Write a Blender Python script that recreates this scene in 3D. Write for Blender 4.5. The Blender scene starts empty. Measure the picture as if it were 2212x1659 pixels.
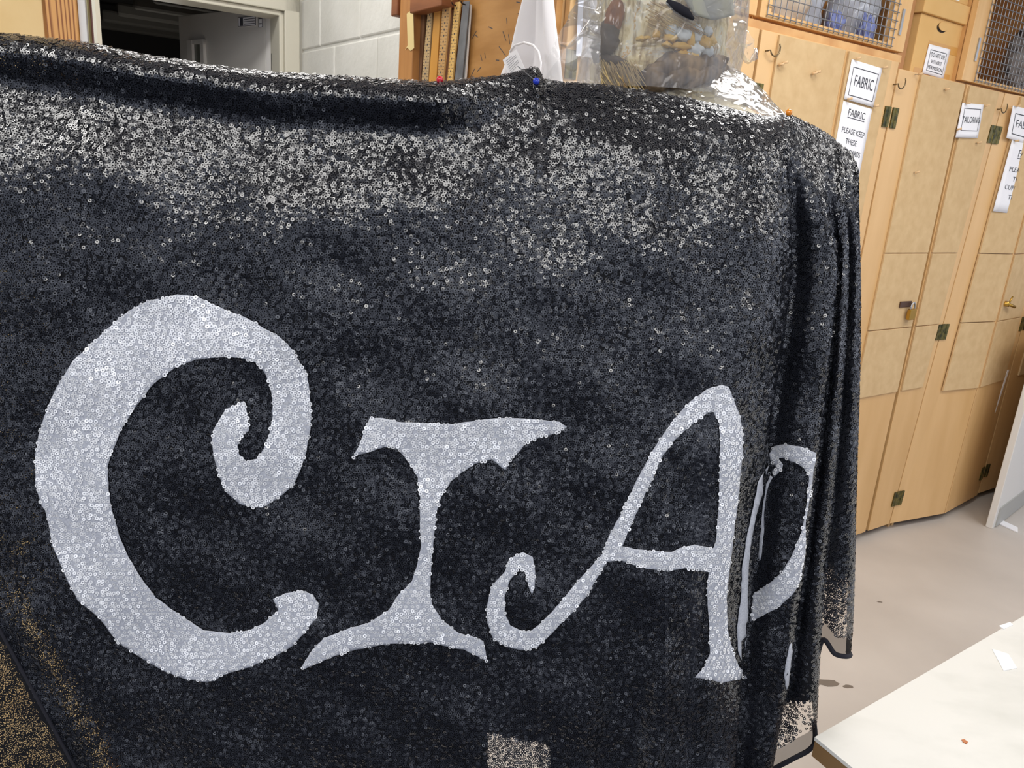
import bpy, math, random
import numpy as np
from mathutils import Vector, Matrix, noise
from mathutils.bvhtree import BVHTree
from mathutils.geometry import delaunay_2d_cdt
random.seed(4); rng = np.random.default_rng(7)
SC = bpy.context.scene
COL = SC.collection

# ------------------------------------------------------------------ camera
FPX = 1661.0
PITCH, ROLL = math.radians(16.2), math.radians(4.4)
CAM = np.array([0.0, 0.0, 1.5])
FW = np.array([0, math.cos(PITCH), -math.sin(PITCH)])
_u = np.array([0, math.sin(PITCH), math.cos(PITCH)]); _r = np.array([1.0, 0, 0])
RT = math.cos(ROLL)*_r + math.sin(ROLL)*_u
UP = -math.sin(ROLL)*_r + math.cos(ROLL)*_u
cam_data = bpy.data.cameras.new('camera')
cam_data.sensor_width = 36.0; cam_data.lens = FPX/2212*36.0
cam_data.clip_start = 0.05
cam = bpy.data.objects.new('camera', cam_data); COL.objects.link(cam)
M3 = Matrix(((RT[0], UP[0], -FW[0]), (RT[1], UP[1], -FW[1]), (RT[2], UP[2], -FW[2])))
cam.matrix_world = Matrix.Translation(Vector(CAM)) @ M3.to_4x4()
SC.camera = cam

# ------------------------------------------------------------------ world, lights, exposure
w = bpy.data.worlds.new('world'); SC.world = w; w.use_nodes = True
# invented soft blotches standing in for the unseen workroom, to vary sequin brightness
_nt = w.node_tree; _bg = _nt.nodes['Background']; _bg.inputs[1].default_value = 1.0
_tc = _nt.nodes.new('ShaderNodeTexCoord'); _nz = _nt.nodes.new('ShaderNodeTexNoise'); _nz.inputs['Scale'].default_value = 3.2; _nz.inputs['Detail'].default_value = 3
_cr = _nt.nodes.new('ShaderNodeValToRGB'); _e = _cr.color_ramp.elements
_e[0].position = .36; _e[0].color = (.06, .068, .09, 1); _e[1].position = .74; _e[1].color = (2.0, 2.1, 2.35, 1)
_m = _e.new(.52); _m.color = (.46, .50, .62, 1)
_nt.links.new(_tc.outputs['Generated'], _nz.inputs['Vector']); _nt.links.new(_nz.outputs['Fac'], _cr.inputs[0]); _nt.links.new(_cr.outputs[0], _bg.inputs[0])
# world light dimmed downwards so the lower cloth reflects darkness
_sx = _nt.nodes.new('ShaderNodeSeparateXYZ'); _mr = _nt.nodes.new('ShaderNodeMapRange'); _mr.interpolation_type = 'SMOOTHSTEP'
_mr.inputs['From Min'].default_value = -.65; _mr.inputs['From Max'].default_value = .20; _mr.inputs['To Min'].default_value = .055; _mr.inputs['To Max'].default_value = 1.0
_nt.links.new(_tc.outputs['Generated'], _sx.inputs[0]); _nt.links.new(_sx.outputs['Z'], _mr.inputs['Value']); _nt.links.new(_mr.outputs[0], _bg.inputs[1])
SC.view_settings.view_transform = 'Standard'; SC.view_settings.look = 'None'
SC.view_settings.gamma = 1.0; SC.view_settings.use_curve_mapping = False
SC.view_settings.exposure = 0.30
def ceiling_lamp(x, y, sx, sy, power, rz=0.0, z=2.70):
    l = bpy.data.lights.new('ceiling_lamp', 'AREA'); l.shape = 'RECTANGLE'
    l.size = sx; l.size_y = sy; l.energy = power; l.color = (1.0, 0.975, 0.95)
    o = bpy.data.objects.new('ceiling_lamp', l); COL.objects.link(o)
    o.location = (x, y, z); o.rotation_euler = (0, 0, rz)
A345 = math.radians(34.5)
ceiling_lamp(-0.4, -0.85, 2.6, 1.2, 50)
ceiling_lamp(2.3, 0.6, 1.8, 0.6, 19, A345)
ceiling_lamp(-1.9, 0.45, 1.2, 0.6, 18)
ceiling_lamp(-1.2, 2.4, 1.4, 0.4, 17, A345)  # extra unseen lamp added to keep the block and doorway walls bright
ceiling_lamp(0.9, 1.6, 1.5, 0.5, 20, A345)
ceiling_lamp(2.9, 2.2, 1.5, 0.5, 18, A345)
_l = bpy.data.lights.new('storeroom_fill', 'POINT'); _l.energy = 3.0; _l.shadow_soft_size = .15; _l.color = (1.0, .96, .9)  # added fill light to lift the dark beams, not a real fitting
_o = bpy.data.objects.new('storeroom_fill', _l); COL.objects.link(_o); _o.location = (-2.6, 5.6, 1.5)

# ------------------------------------------------------------------ helpers
def ray(x, y):
    return FW + RT*((x-1106.0)/FPX) - UP*((y-829.5)/FPX)
def at(x, y, Y):                      # point of the sight line on the vertical plane y = Y
    d = ray(x, y); return CAM + d*(Y/d[1])
def on_z(x, y, z):
    d = ray(x, y); return CAM + d*((z-CAM[2])/d[2])
def on_plane(x, y, p, n):
    d = ray(x, y); return CAM + d*(((p-CAM) @ n)/(d @ n))
E1 = np.array([math.cos(A345), math.sin(A345), 0.0])      # along the cupboard fronts
N1 = np.array([-math.sin(A345), math.cos(A345), 0.0])     # into the cupboards
ZZ = np.array([0, 0, 1.0])
P0 = np.array([1.757, 3.25, 0.0])
def cup(s, z, d=0.0):                 # d = how far in front of the cupboard fronts
    return P0 + E1*s - N1*d + ZZ*z
def sz(x, y, d=0.0):
    P = on_plane(x, y, P0 - N1*d, N1); return (P-P0) @ E1, P[2]
A0 = on_plane(1195, 100, P0, N1); A0[2] = 0             # corner of the cupboard row
def pan(b, z, d=0.0):                 # the end panel / block wall plane, d = out to the left
    return A0 + N1*b - E1*d + ZZ*z
def bz(x, y, d=0.0):
    P = on_plane(x, y, A0 - E1*d, E1); return (P-A0) @ N1, P[2]

OFF = {}
class MB:
    def __init__(self): self.v = []; self.f = []
    def add(self, vs, fs):
        o = len(self.v); self.v += [tuple(map(float, p)) for p in vs]
        self.f += [tuple(i+o for i in f) for f in fs]; return self
    def hexa(self, p):                # 8 corners: bottom 4, top 4
        return self.add(p, [(0,3,2,1),(4,5,6,7),(0,1,5,4),(1,2,6,5),(2,3,7,6),(3,0,4,7)])
    def frame_box(self, fn, a0, a1, z0, z1, d0, d1):
        return self.hexa([fn(a0,z0,d1), fn(a1,z0,d1), fn(a1,z0,d0), fn(a0,z0,d0),
                          fn(a0,z1,d1), fn(a1,z1,d1), fn(a1,z1,d0), fn(a0,z1,d0)])
    def box(self, x0, x1, y0, y1, z0, z1):
        return self.hexa([(x0,y0,z0),(x1,y0,z0),(x1,y1,z0),(x0,y1,z0),(x0,y0,z1),(x1,y0,z1),(x1,y1,z1),(x0,y1,z1)])
    def tube(self, pts, r, n=8, cap=True):
        pts = [np.array(p, float) for p in pts]; rs = r if hasattr(r, '__len__') else [r]*len(pts)
        vs = []; t0 = pts[1]-pts[0]; a = np.cross(t0, ZZ)
        if np.linalg.norm(a) < 1e-7: a = np.cross(t0, np.array([1.0, 0, 0]))
        a /= np.linalg.norm(a)
        for i, p in enumerate(pts):
            t = pts[min(i+1, len(pts)-1)] - pts[max(i-1, 0)]; t = t/(np.linalg.norm(t)+1e-12)
            a = a - t*(a @ t); a /= (np.linalg.norm(a)+1e-12); b = np.cross(t, a)
            for k in range(n):
                q = 2*math.pi*k/n; vs.append(p + rs[i]*(math.cos(q)*a + math.sin(q)*b))
        fs = [(i*n+k, i*n+(k+1) % n, (i+1)*n+(k+1) % n, (i+1)*n+k) for i in range(len(pts)-1) for k in range(n)]
        if cap: fs += [tuple(range(n))[::-1], tuple((len(pts)-1)*n+k for k in range(n))]
        return self.add(vs, fs)
    def ball(self, c, r, nu=12, nv=8, sc=(1, 1, 1)):
        vs = []; fs = []
        for j in range(nv+1):
            th = math.pi*j/nv
            for i in range(nu):
                ph = 2*math.pi*i/nu
                vs.append((c[0]+r*sc[0]*math.sin(th)*math.cos(ph), c[1]+r*sc[1]*math.sin(th)*math.sin(ph), c[2]+r*sc[2]*math.cos(th)))
        for j in range(nv):
            for i in range(nu): fs.append((j*nu+i, (j+1)*nu+i, (j+1)*nu+(i+1) % nu, j*nu+(i+1) % nu))
        return self.add(vs, fs)
    def grid(self, P):                # P: rows x cols x 3
        P = np.asarray(P); R, K = P.shape[:2]
        return self.add(P.reshape(-1, 3), [(r*K+c, r*K+c+1, (r+1)*K+c+1, (r+1)*K+c) for r in range(R-1) for c in range(K-1)])
    def build(self, name, m, parent=None, smooth=False, bevel=0, solid=0):
        me = bpy.data.meshes.new(name); off = OFF.get(parent.name, np.zeros(3)) if parent else np.zeros(3)
        me.from_pydata([tuple(np.array(p)-off) for p in self.v], [], self.f)
        if smooth: me.polygons.foreach_set('use_smooth', [True]*len(me.polygons))
        me.materials.append(m); me.update()
        o = bpy.data.objects.new(name, me); COL.objects.link(o)
        if parent: o.parent = parent
        OFF[o.name] = off
        if bevel:
            b = o.modifiers.new('bevel', 'BEVEL'); b.width = bevel; b.segments = 2; b.limit_method = 'ANGLE'
        if solid:
            b = o.modifiers.new('solid', 'SOLIDIFY'); b.thickness = solid; b.offset = 0
        return o
def thing(name, label, cat, loc, group=None):
    o = bpy.data.objects.new(name, None); o.empty_display_size = 0.05; COL.objects.link(o)
    o.location = tuple(loc); OFF[o.name] = np.array(loc, float)
    return tag(o, label, cat, group)
def tag(o, label=None, cat=None, group=None, kind=None):
    if label: o['label'] = label
    if cat: o['category'] = cat
    if group: o['group'] = group
    if kind: o['kind'] = kind
    return o
def struct(o): o['kind'] = 'structure'; return o

# ------------------------------------------------------------------ materials
def mat(name, col, rough=0.5, metal=0.0, col2=None, scale=(8, 8, 8), detail=4, lo=0.35, hi=0.65, bump=0.0, bscale=None, spec=0.5, tint=None):
    m = bpy.data.materials.new(name); m.use_nodes = True; nt = m.node_tree; p = nt.nodes['Principled BSDF']
    p.inputs['Base Color'].default_value = (*col, 1); p.inputs['Roughness'].default_value = rough
    p.inputs['Metallic'].default_value = metal; p.inputs['Specular IOR Level'].default_value = spec
    if col2 or bump:
        tc = nt.nodes.new('ShaderNodeTexCoord'); mp = nt.nodes.new('ShaderNodeMapping')
        mp.inputs['Scale'].default_value = scale; nt.links.new(tc.outputs['Object'], mp.inputs['Vector'])
        nz = nt.nodes.new('ShaderNodeTexNoise'); nz.inputs['Scale'].default_value = 1.0; nz.inputs['Detail'].default_value = detail
        nt.links.new(mp.outputs[0], nz.inputs['Vector'])
        if col2:
            cr = nt.nodes.new('ShaderNodeValToRGB'); cr.color_ramp.elements[0].position = lo; cr.color_ramp.elements[1].position = hi
            cr.color_ramp.elements[0].color = (*col, 1); cr.color_ramp.elements[1].color = (*col2, 1)
            if tint:
                for pos, c in tint:
                    e = cr.color_ramp.elements.new(pos); e.color = (*c, 1)
            nt.links.new(nz.outputs['Fac'], cr.inputs[0]); nt.links.new(cr.outputs[0], p.inputs['Base Color'])
        if bump:
            if bscale:
                nz = nt.nodes.new('ShaderNodeTexNoise'); nz.inputs['Scale'].default_value = bscale; nz.inputs['Detail'].default_value = 3
                nt.links.new(tc.outputs['Object'], nz.inputs['Vector'])
            bp = nt.nodes.new('ShaderNodeBump'); bp.inputs['Strength'].default_value = bump; bp.inputs['Distance'].default_value = 0.004
            nt.links.new(nz.outputs['Fac'], bp.inputs['Height']); nt.links.new(bp.outputs[0], p.inputs['Normal'])
    return m
def S(r, g, b):                       # sRGB 0-255 -> linear
    return tuple(((c/255+0.055)/1.055)**2.4 if c > 10 else c/255/12.92 for c in (r, g, b))
m_ply = mat('plywood', S(224, 184, 130), 0.45, 0, S(208, 166, 110), (6, 6, 1.2), 4)
m_stile = mat('pale_pine', S(228, 186, 128), 0.45, 0, S(214, 166, 104), (14, 14, 1.0), 3)
m_mdf = mat('pinboard_fibre', S(212, 182, 136), 0.8, 0, S(200, 168, 122), (26, 26, 26), 8, 0.3, 0.7)
m_pine = mat('pine_frame', S(222, 176, 116), 0.5, 0, S(200, 148, 90), (10, 10, 10), 3)
m_darkwood = mat('stained_wood', S(150, 92, 52), 0.55, 0, S(120, 70, 38), (3, 3, 22), 4)
m_panel = mat('varnished_panel', S(190, 140, 80), 0.4, 0, S(170, 120, 60), (5, 5, 26), 4)
m_post = mat('old_pine', S(196, 142, 84), 0.5, 0, S(170, 116, 62), (20, 20, 2.5), 4)
m_gap = mat('dark_recess', S(40, 28, 20), 0.9)  # near black puts the shade of recesses into the colour; nails use it too
m_block = mat('painted_block', S(214, 213, 206), 0.6, 0, S(204, 203, 195), (6, 6, 6), 6, bump=0.5, bscale=45)
m_frame = mat('door_frame_paint', S(206, 202, 186), 0.4)
m_wall = mat('wall_paint', S(212, 210, 200), 0.6)
m_floor = mat('floor_vinyl', S(192, 185, 178), 0.45, 0, S(208, 201, 194), (2.2, 2.2, 2.2), 7, 0.3, 0.7)
m_ceil = mat('ceiling_paint', S(225, 225, 222), 0.8)
m_paper = mat('paper', S(244, 244, 248), 0.7)
m_ink = mat('ink', S(70, 72, 80), 0.8)
m_wire = mat('zinc_wire', S(150, 152, 156), 0.4, 0.6)
m_hinge = mat('brass_hinge', S(122, 112, 62), 0.45, 0.7, S(60, 62, 40), (60, 60, 60), 3)
m_hook = mat('hook_metal', S(120, 104, 78), 0.35, 0.8)
m_steel = mat('steel', S(176, 178, 180), 0.3, 0.9)
m_brass = mat('brass', S(190, 150, 70), 0.35, 0.9)
m_card = mat('cardboard', S(226, 184, 120), 0.8, 0, S(218, 174, 108), (5, 5, 5), 3)
m_tape = mat('masking_tape', S(222, 200, 140), 0.6)
m_btape = mat('parcel_tape', S(208, 156, 84), 0.3)
m_grey = mat('grey_metal', S(128, 130, 134), 0.4, 0.3, S(112, 114, 118), (30, 30, 30), 4)
m_white = mat('white_laminate', S(226, 224, 220), 0.4)
m_peg = mat('pale_wood_pin', S(226, 190, 144), 0.5)
m_door = mat('grey_door', S(214, 212, 207), 0.5)
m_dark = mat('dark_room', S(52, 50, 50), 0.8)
m_beam = mat('beam', S(120, 117, 110), 0.7)

# ------------------------------------------------------------------ room shell
floor_ = struct(MB().box(-5, 6, 0.72, 8.5, -0.05, 0).build('floor', m_floor))
for (x, y, r) in ((1789, 1475, .030), (1832, 1483, .012), (1815, 1330, .010), (1900, 1300, .008)):
    P = on_z(x, y, .0004); K = []
    for k in range(14):
        a = 2*math.pi*k/14; q = r*(.7+.5*random.random()); K.append(P+np.array([q*1.5*math.cos(a), q*.7*math.sin(a), 0]))
    MB().add(K, [tuple(range(14))]).build('stain', mat('floor_stain', S(120, 110, 100), .6), floor_)
struct(MB().box(-5, 6, -3.5, 8.5, 2.80, 2.85).build('ceiling', m_ceil))
# block pier wall: continues the end panel towards the doorway wall
B1, B2 = bz(863, 120)[0], bz(651, 80)[0]
bw = MB(); zc = bz(750, 90)[1]
bw.frame_box(pan, B1+0.002, B2, 0, 2.79, -0.18, -0.006)
bj = bz(777, 40)[0]; lj = bz(722, 120)[0]
for k in range(-9, 5):
    z0, z1 = zc+k*0.205, zc+(k+1)*0.205
    if z0 > 2.75: continue
    z0 = max(z0, 0); z1 = min(z1, 2.79)
    js = sorted([x for x in [(bj if k % 2 == 0 else lj)+0.42*q for q in range(-4, 5)] if B1+0.05 < x < B2-0.03])
    ed = [B1]+js+[B2]
    for a, b in zip(ed[:-1], ed[1:]):
        bw.frame_box(pan, a+0.004, b-0.004, z0+0.005, z1-0.005, -0.02, 0.0)
struct(bw.build('wall_block', m_block, bevel=0.006))
# doorway wall (parallel to the cupboard fronts, further back)
W0 = A0 + N1*B2
def dw(q, z, d=0.0):                  # q = to the left along the wall, d out to the room
    return W0 - E1*q - N1*d + ZZ*z
def qz(x, y, d=0.0):
    P = on_plane(x, y, W0 - N1*d, N1); return (W0-P) @ E1, P[2]
QJ = qz(603, 100)[0]; ZL = qz(560, 27)[1]; QL = qz(120, 60)[0]
struct(MB().frame_box(dw, -0.2, QJ-0.09, 0, 2.79, -0.14, 0).build('wall_doorway', m_wall))
struct(MB().frame_box(dw, QJ-0.09, QL+0.1, ZL+0.09, 2.79, -0.14, 0).build('wall_over_door', m_wall))
struct(MB().frame_box(dw, QL+0.1, QL+2.6, 0, 2.79, -0.14, 0).build('wall_far', m_wall))
fr = MB()
fr.frame_box(dw, QJ-0.085, QJ-0.02, 0, ZL+0.085, -0.14, 0.02)
fr.frame_box(dw, QJ-0.02, QJ, 0, ZL+0.02, -0.14, 0.005)
fr.frame_box(dw, QJ-0.085, QL+0.085, ZL+0.02, ZL+0.085, -0.14, 0.02)
fr.frame_box(dw, QJ-0.02, QL, ZL, ZL+0.02, -0.14, 0.005)
fr.frame_box(dw, QL, QL+0.085, 0, ZL+0.085, -0.14, 0.02)
struct(fr.build('trim_doorframe', m_frame, bevel=0.004))
# dark room beyond
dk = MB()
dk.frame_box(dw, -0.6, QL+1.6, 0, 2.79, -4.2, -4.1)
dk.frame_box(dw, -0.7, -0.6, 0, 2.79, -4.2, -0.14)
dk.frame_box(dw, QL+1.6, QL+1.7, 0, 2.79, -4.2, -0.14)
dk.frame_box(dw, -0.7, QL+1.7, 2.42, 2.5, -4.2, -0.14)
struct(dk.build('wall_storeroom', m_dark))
bm = MB()
for (x, y, L) in ((332, 2, 1.5), (290, 15, 1.5), (254, 30, 1.6), (221, 43, 1.7), (205, 60, 1.8)):
    P = on_z(x, y, 2.28); n_ = (P-W0) @ N1; q = (W0-P) @ E1
    n_ = min(n_, 3.9)
    bm.frame_box(dw, q-L, q, 2.27, 2.36, -n_-0.06, -n_)
struct(bm.build('trim_beams', m_beam, bevel=0.02))
# open door leaf, hinged on the right jamb, swung into the store room
HG = dw(QJ-0.0, 0, -0.145); ZD = on_plane(600, 16, HG, N1)[2]; FE = on_z(385, 35, ZD); FE[2] = 0
dl = (FE-HG); dlen = np.linalg.norm(dl); dl /= dlen; dn = np.cross(ZZ, dl)
if dn @ (CAM-HG) < 0: dn = -dn
def leaf(a, z, d=0.0): return HG + dl*a + ZZ*z + dn*d
def leafpx(x, y, d=0.0):
    P = on_plane(x, y, HG+dn*d, dn); return (P-HG) @ dl, P[2]
door = struct(MB().frame_box(leaf, 0.03, dlen, 0.01, ZD, -0.04, 0).build('door_1', m_door, bevel=0.003))
ea, eb_ = sorted((leafpx(577, 90)[0], leafpx(590, 90)[0]))
MB().frame_box(leaf, ea, eb_, 0.01, ZD, 0.001, 0.006).build('edge_strip', m_white, door)
hp = MB(); (h0, z_), (h1, _z) = leafpx(590, 116), leafpx(598, 150)
for zz in (z_, 0.4): hp.frame_box(leaf, min(h0, h1), max(h0, h1), zz-0.16, zz, 0.006, 0.010)
hp.build('hinge', m_steel, door)
a0, z0 = leafpx(410, 88); a1, z1 = leafpx(447, 150)
vp = MB()
lo, hi = min(a0, a1), max(a0, a1); wv = hi-lo
vp.frame_box(leaf, lo, lo+wv*.2, z1-.3, z0, 0.0, 0.016); vp.frame_box(leaf, hi-wv*.3, hi, z1-.3, z0, 0.0, 0.016)
vp.frame_box(leaf, lo, hi, z0-.02, z0, 0.0, 0.014)
vp.build('vision_panel_frame', m_white, door)
MB().frame_box(leaf, lo+wv*.2, hi-wv*.3, z1-.3, z0-.02, 0.0, 0.003).build('glass', mat('dim_glass', S(110, 112, 104), 0.1), door)
def plate(x0, y0, x1, y1, kind):
    a0, z0 = leafpx(x0, y0); a1, z1 = leafpx(x1, y1); lo, hi = min(a0, a1), max(a0, a1); zl, zh = min(z0, z1), max(z0, z1)
    pl = MB().frame_box(leaf, lo, hi, zl, zh, 0.0, 0.002).build('notice_plate', m_paper, door); ik = MB(); W = hi-lo; H = zh-zl
    for (u0, u1, v0, v1) in ([(0, 1, 0, .05), (0, 1, .95, 1), (0, .02, 0, 1), (.98, 1, 0, 1), (.72, .88, .08, .92), (.06, .66, .2, .26), (.06, .66, .45, .5), (.06, .66, .7, .76)] if kind else [(0, 1, 0, .05), (0, 1, .8, 1), (0, .08, 0, 1), (.92, 1, 0, 1), (.2, .8, .3, .4)]):
        ik.frame_box(leaf, lo+W*u0, lo+W*u1, zl+H*v0, zl+H*v1, 0.002, 0.003)
    ik.build('printing', m_ink, pl)
plate(515, 38, 554, 55, True); plate(559, 37, 568, 59, False)

# ------------------------------------------------------------------ text and signs
def text2d(s):
    cu = bpy.data.curves.new('txt', 'FONT'); cu.body = s; cu.resolution_u = 3
    o = bpy.data.objects.new('txt', cu); COL.objects.link(o)
    dg = bpy.context.evaluated_depsgraph_get(); dg.update()
    me = bpy.data.meshes.new_from_object(o.evaluated_get(dg))
    v = np.array([tuple(p.co)[:2] for p in me.vertices]); f = [tuple(p.vertices) for p in me.polygons]
    bpy.data.objects.remove(o); bpy.data.curves.remove(cu); bpy.data.meshes.remove(me)
    v = (v-v.min(0))/(v.max(0)-v.min(0)); return v, f
def lettering(mb, s, fn, a0, a1, z0, z1, d):
    v, f = text2d(s)
    mb.add([fn(a0+(a1-a0)*p[0], z0+(z1-z0)*p[1], d) for p in v], f)
PINS = []
def sign(label, fn, conv, tl, tr, br, bl, lines, border=True, d=0.022, group=None, pins=()):
    c = [conv(*q, d) for q in (bl, br, tr, tl)]
    def sf(u, v, dd=0.0):
        b = np.array(c[0])*(1-u)*(1-v)+np.array(c[1])*u*(1-v)+np.array(c[2])*u*v+np.array(c[3])*(1-u)*v
        return fn(b[0], b[1], d+dd+0.004*math.sin(3.1*u)*(1-v))
    base = sf(.5, 0)
    t = thing('paper_sign', label, 'sign', base, group)
    g = MB(); n = 8
    g.grid([[sf(i/n, j/n) for i in range(n+1)] for j in range(n+1)])
    g.build('sheet', m_paper, t, smooth=True, solid=0.0008)
    if border:
        x0, x1, y0, y1 = border
        b = MB(); e = .014; ey = e*abs(c[1][0]-c[0][0])/abs(c[2][1]-c[1][1])
        for (u0, u1, v0, v1) in ((x0, x1, y0, y0+ey), (x0, x1, y1-ey, y1), (x0, x0+e, y0, y1), (x1-e, x1, y0, y1)):
            P = [[sf(u0+(u1-u0)*i/8, v0+(v1-v0)*j/8, 0.0012) for i in range(9)] for j in range(9)]
            b.grid(P)
        b.build('border', m_ink, t)
    for (s, u0, u1, v0, v1) in lines:
        b = MB(); lettering(b, s, sf, u0, u1, v0, v1, 0.0012)
        b.build('lettering' if s != '_' else 'underline', m_ink, t)
    return t
def pin(label, fn, conv, x, y, d=0.022, name='push_pin', tilt=(0.006, 0.004)):
    a, z = conv(x, y, d)
    t = thing(name, label, 'pin', fn(a, z, d), 'wooden pins on the cupboard doors')
    MB().tube([fn(a, z, d-0.012), fn(a, z, d+0.006)], 0.0012, 6).build('shaft', m_steel, t)
    MB().tube([fn(a, z, d+0.004), fn(a+tilt[0]*.5, z+tilt[1]*.5, d+0.010), fn(a+tilt[0], z+tilt[1], d+0.018)], [0.0042, 0.003, 0.0046], 10).build('head', m_peg, t, smooth=True)

# ------------------------------------------------------------------ lower cupboards
def quad_slab(mb, b0, b1, t0, t1, zb, zt, th0=0.0, th1=0.02):
    # each corner = (s, d of the outer face)
    def c(sd, z, back): return cup(sd[0], z, sd[1]-back)
    T = th1
    return mb.hexa([c(b0, zb, 0), c(b1, zb, 0), c(b1, zb, T), c(b0, zb, T), c(t0, zt, 0), c(t1, zt, 0), c(t1, zt, T), c(t0, zt, T)])
def lerp2(a, b, t): return (a[0]+(b[0]-a[0])*t, a[1]+(b[1]-a[1])*t)
ZB, ZT = 0.035, 1.90
def make_door(par, b0, b1, t0, t1, zt, board, hinge_side, hinges=(1.74, 0.93, 0.16), stile_top=None):
    D = MB(); quad_slab(D, b0, b1, t0, t1, ZB, zt); d = D.build('door', m_ply, par, bevel=0.002)
    def pt(u, z, out):
        k = (z-ZB)/(zt-ZB); p = lerp2(lerp2(b0, b1, u), lerp2(t0, t1, u), k); return cup(p[0], z, p[1]+out)
    u0, u1, zb = board
    for (z0, z1) in ((zb, 0.965), (0.969, 1.265), (1.269, zt-0.004)):
        B = MB(); B.hexa([pt(u0, z0, .008), pt(u1, z0, .008), pt(u1, z0, 0), pt(u0, z0, 0), pt(u0, z1, .008), pt(u1, z1, .008), pt(u1, z1, 0), pt(u0, z1, 0)])
        B.build('pinboard', m_mdf, d, bevel=0.0015)
    for z in hinges:
        u = 0.05 if hinge_side < 0 else 0.95; H = MB(); W = abs(b1[0]-b0[0])
        for q0, q1 in ((-.017, -.004), (.004, .017)):
            H.hexa([pt(u+a/W, z+b, c) for b in (-.034, .034) for a, c in ((q0, .005), (q1, .005), (q1, 0), (q0, 0))])
        H.tube([pt(u, z-.034, .004), pt(u, z+.034, .004)], 0.003, 8)
        H.build('hinge', m_hinge, d)
    return d, pt
def make_hook(par, x, y, d=0.02):
    s, z = sz(x, y, d); H = MB(); pts = [cup(s-.012, z-.008, d-.012), cup(s-.012, z-.008, d+.010)]
    for k in range(9):
        a = math.radians(200+200*k/8); pts.append(cup(s+.014+.022*math.cos(a), z+.002+.022*math.sin(a), d+.014))
    H.tube(pts, 0.0022, 8); H.build('hook', m_hook, par, smooth=True)
def cupboard(label, s0, s1, zt):
    t = thing('cupboard', label, 'cupboard', cup((s0+s1)/2, 0, -0.3))
    B = MB()
    B.frame_box(cup, s0+.004, s0+.022, 0.0, zt-.03, -0.60, -0.004); B.frame_box(cup, s1-.022, s1-.004, 0.0, zt-.03, -0.60, -0.004)
    B.frame_box(cup, s0+.004, s1-.004, zt-.03, zt-.012, -0.60, -0.004); B.frame_box(cup, s0+.022, s1-.022, .09, .108, -0.60, -0.004)
    B.frame_box(cup, s0+.022, s1-.022, .09, zt-.03, -0.60, -0.59)
    B.build('carcass', m_ply, t)
    MB().frame_box(cup, s0+.022, s1-.022, 0.0, .09, -0.59, -0.06).build('plinth', m_gap, t)  # dark colour painted in for the shadow under the doors
    return t
T = .02
u0 = cupboard('plywood cupboard behind the wrapped dress form at the row corner', -2.07, -1.362, 1.92)
make_door(u0, (-2.06, T), (-1.72, T), (-2.06, T), (-1.72, T), 1.92, (.2, .96, .66), -1)
make_door(u0, (-1.714, T), (-1.366, T), (-1.714, T), (-1.366, T), 1.92, (.03, .8, .66), 1)
u1 = cupboard('plywood cupboard with FABRIC notice stack pinned to its right door', -1.358, -0.636, 1.92)
d1, _ = make_door(u1, (-1.355, T), (-0.95, T), (-1.355, T), (-0.95, T), 1.92, (.18, .985, .66), -1)
d2, _ = make_door(u1, (-0.944, T), (-0.64, T), (-0.944, T), (-0.64, T), 1.92, (.03, .82, .66), 1)
u2 = cupboard('padlocked plywood cupboard with TAILORING notice on its right door', -0.632, 0.06, 1.90)
d3, pt3 = make_door(u2, (-0.63, T), (-0.188, T), (-0.63, T), (-0.194, T), 1.90, (.30, .985, .69), -1)
d4, pt4 = make_door(u2, (-0.166, T), (-0.002, T), (-0.172, T), (0.118, T), 1.90, (.03, .80, .69), 1)
u3 = cupboard('plywood cupboard with bulging doors and tidy-up notice, furthest right', 0.064, 0.80, 1.90)
d5, pt5 = make_door(u3, (0.005, T), (0.372, .075), (0.125, T), (0.46, .05), 1.90, (.30, .98, .66), -1)
d6, pt6 = make_door(u3, (0.378, .075), (0.775, .03), (0.466, .05), (0.79, .025), 1.90, (.03, .8, .66), 1)
u4 = cupboard('shadowed plywood cupboard beyond the bulging doors, behind the white board', 0.804, 1.62, 1.90)
make_door(u4, (0.81, T), (1.21, T), (0.81, T), (1.21, T), 1.90, (.2, .98, .66), -1, hinges=(1.74, 0.93, 0.16))
make_door(u4, (1.216, T), (1.61, T), (1.216, T), (1.61, T), 1.90, (.03, .8, .66), 1)
struct(MB().frame_box(cup, -2.06, 4.5, 0, 2.79, -0.75, -0.63).build('wall_behind_cupboards', m_wall))
make_hook(d1, 1660, 105); make_hook(d3, 1935, 178); make_hook(d5, 2158, 232)
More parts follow.
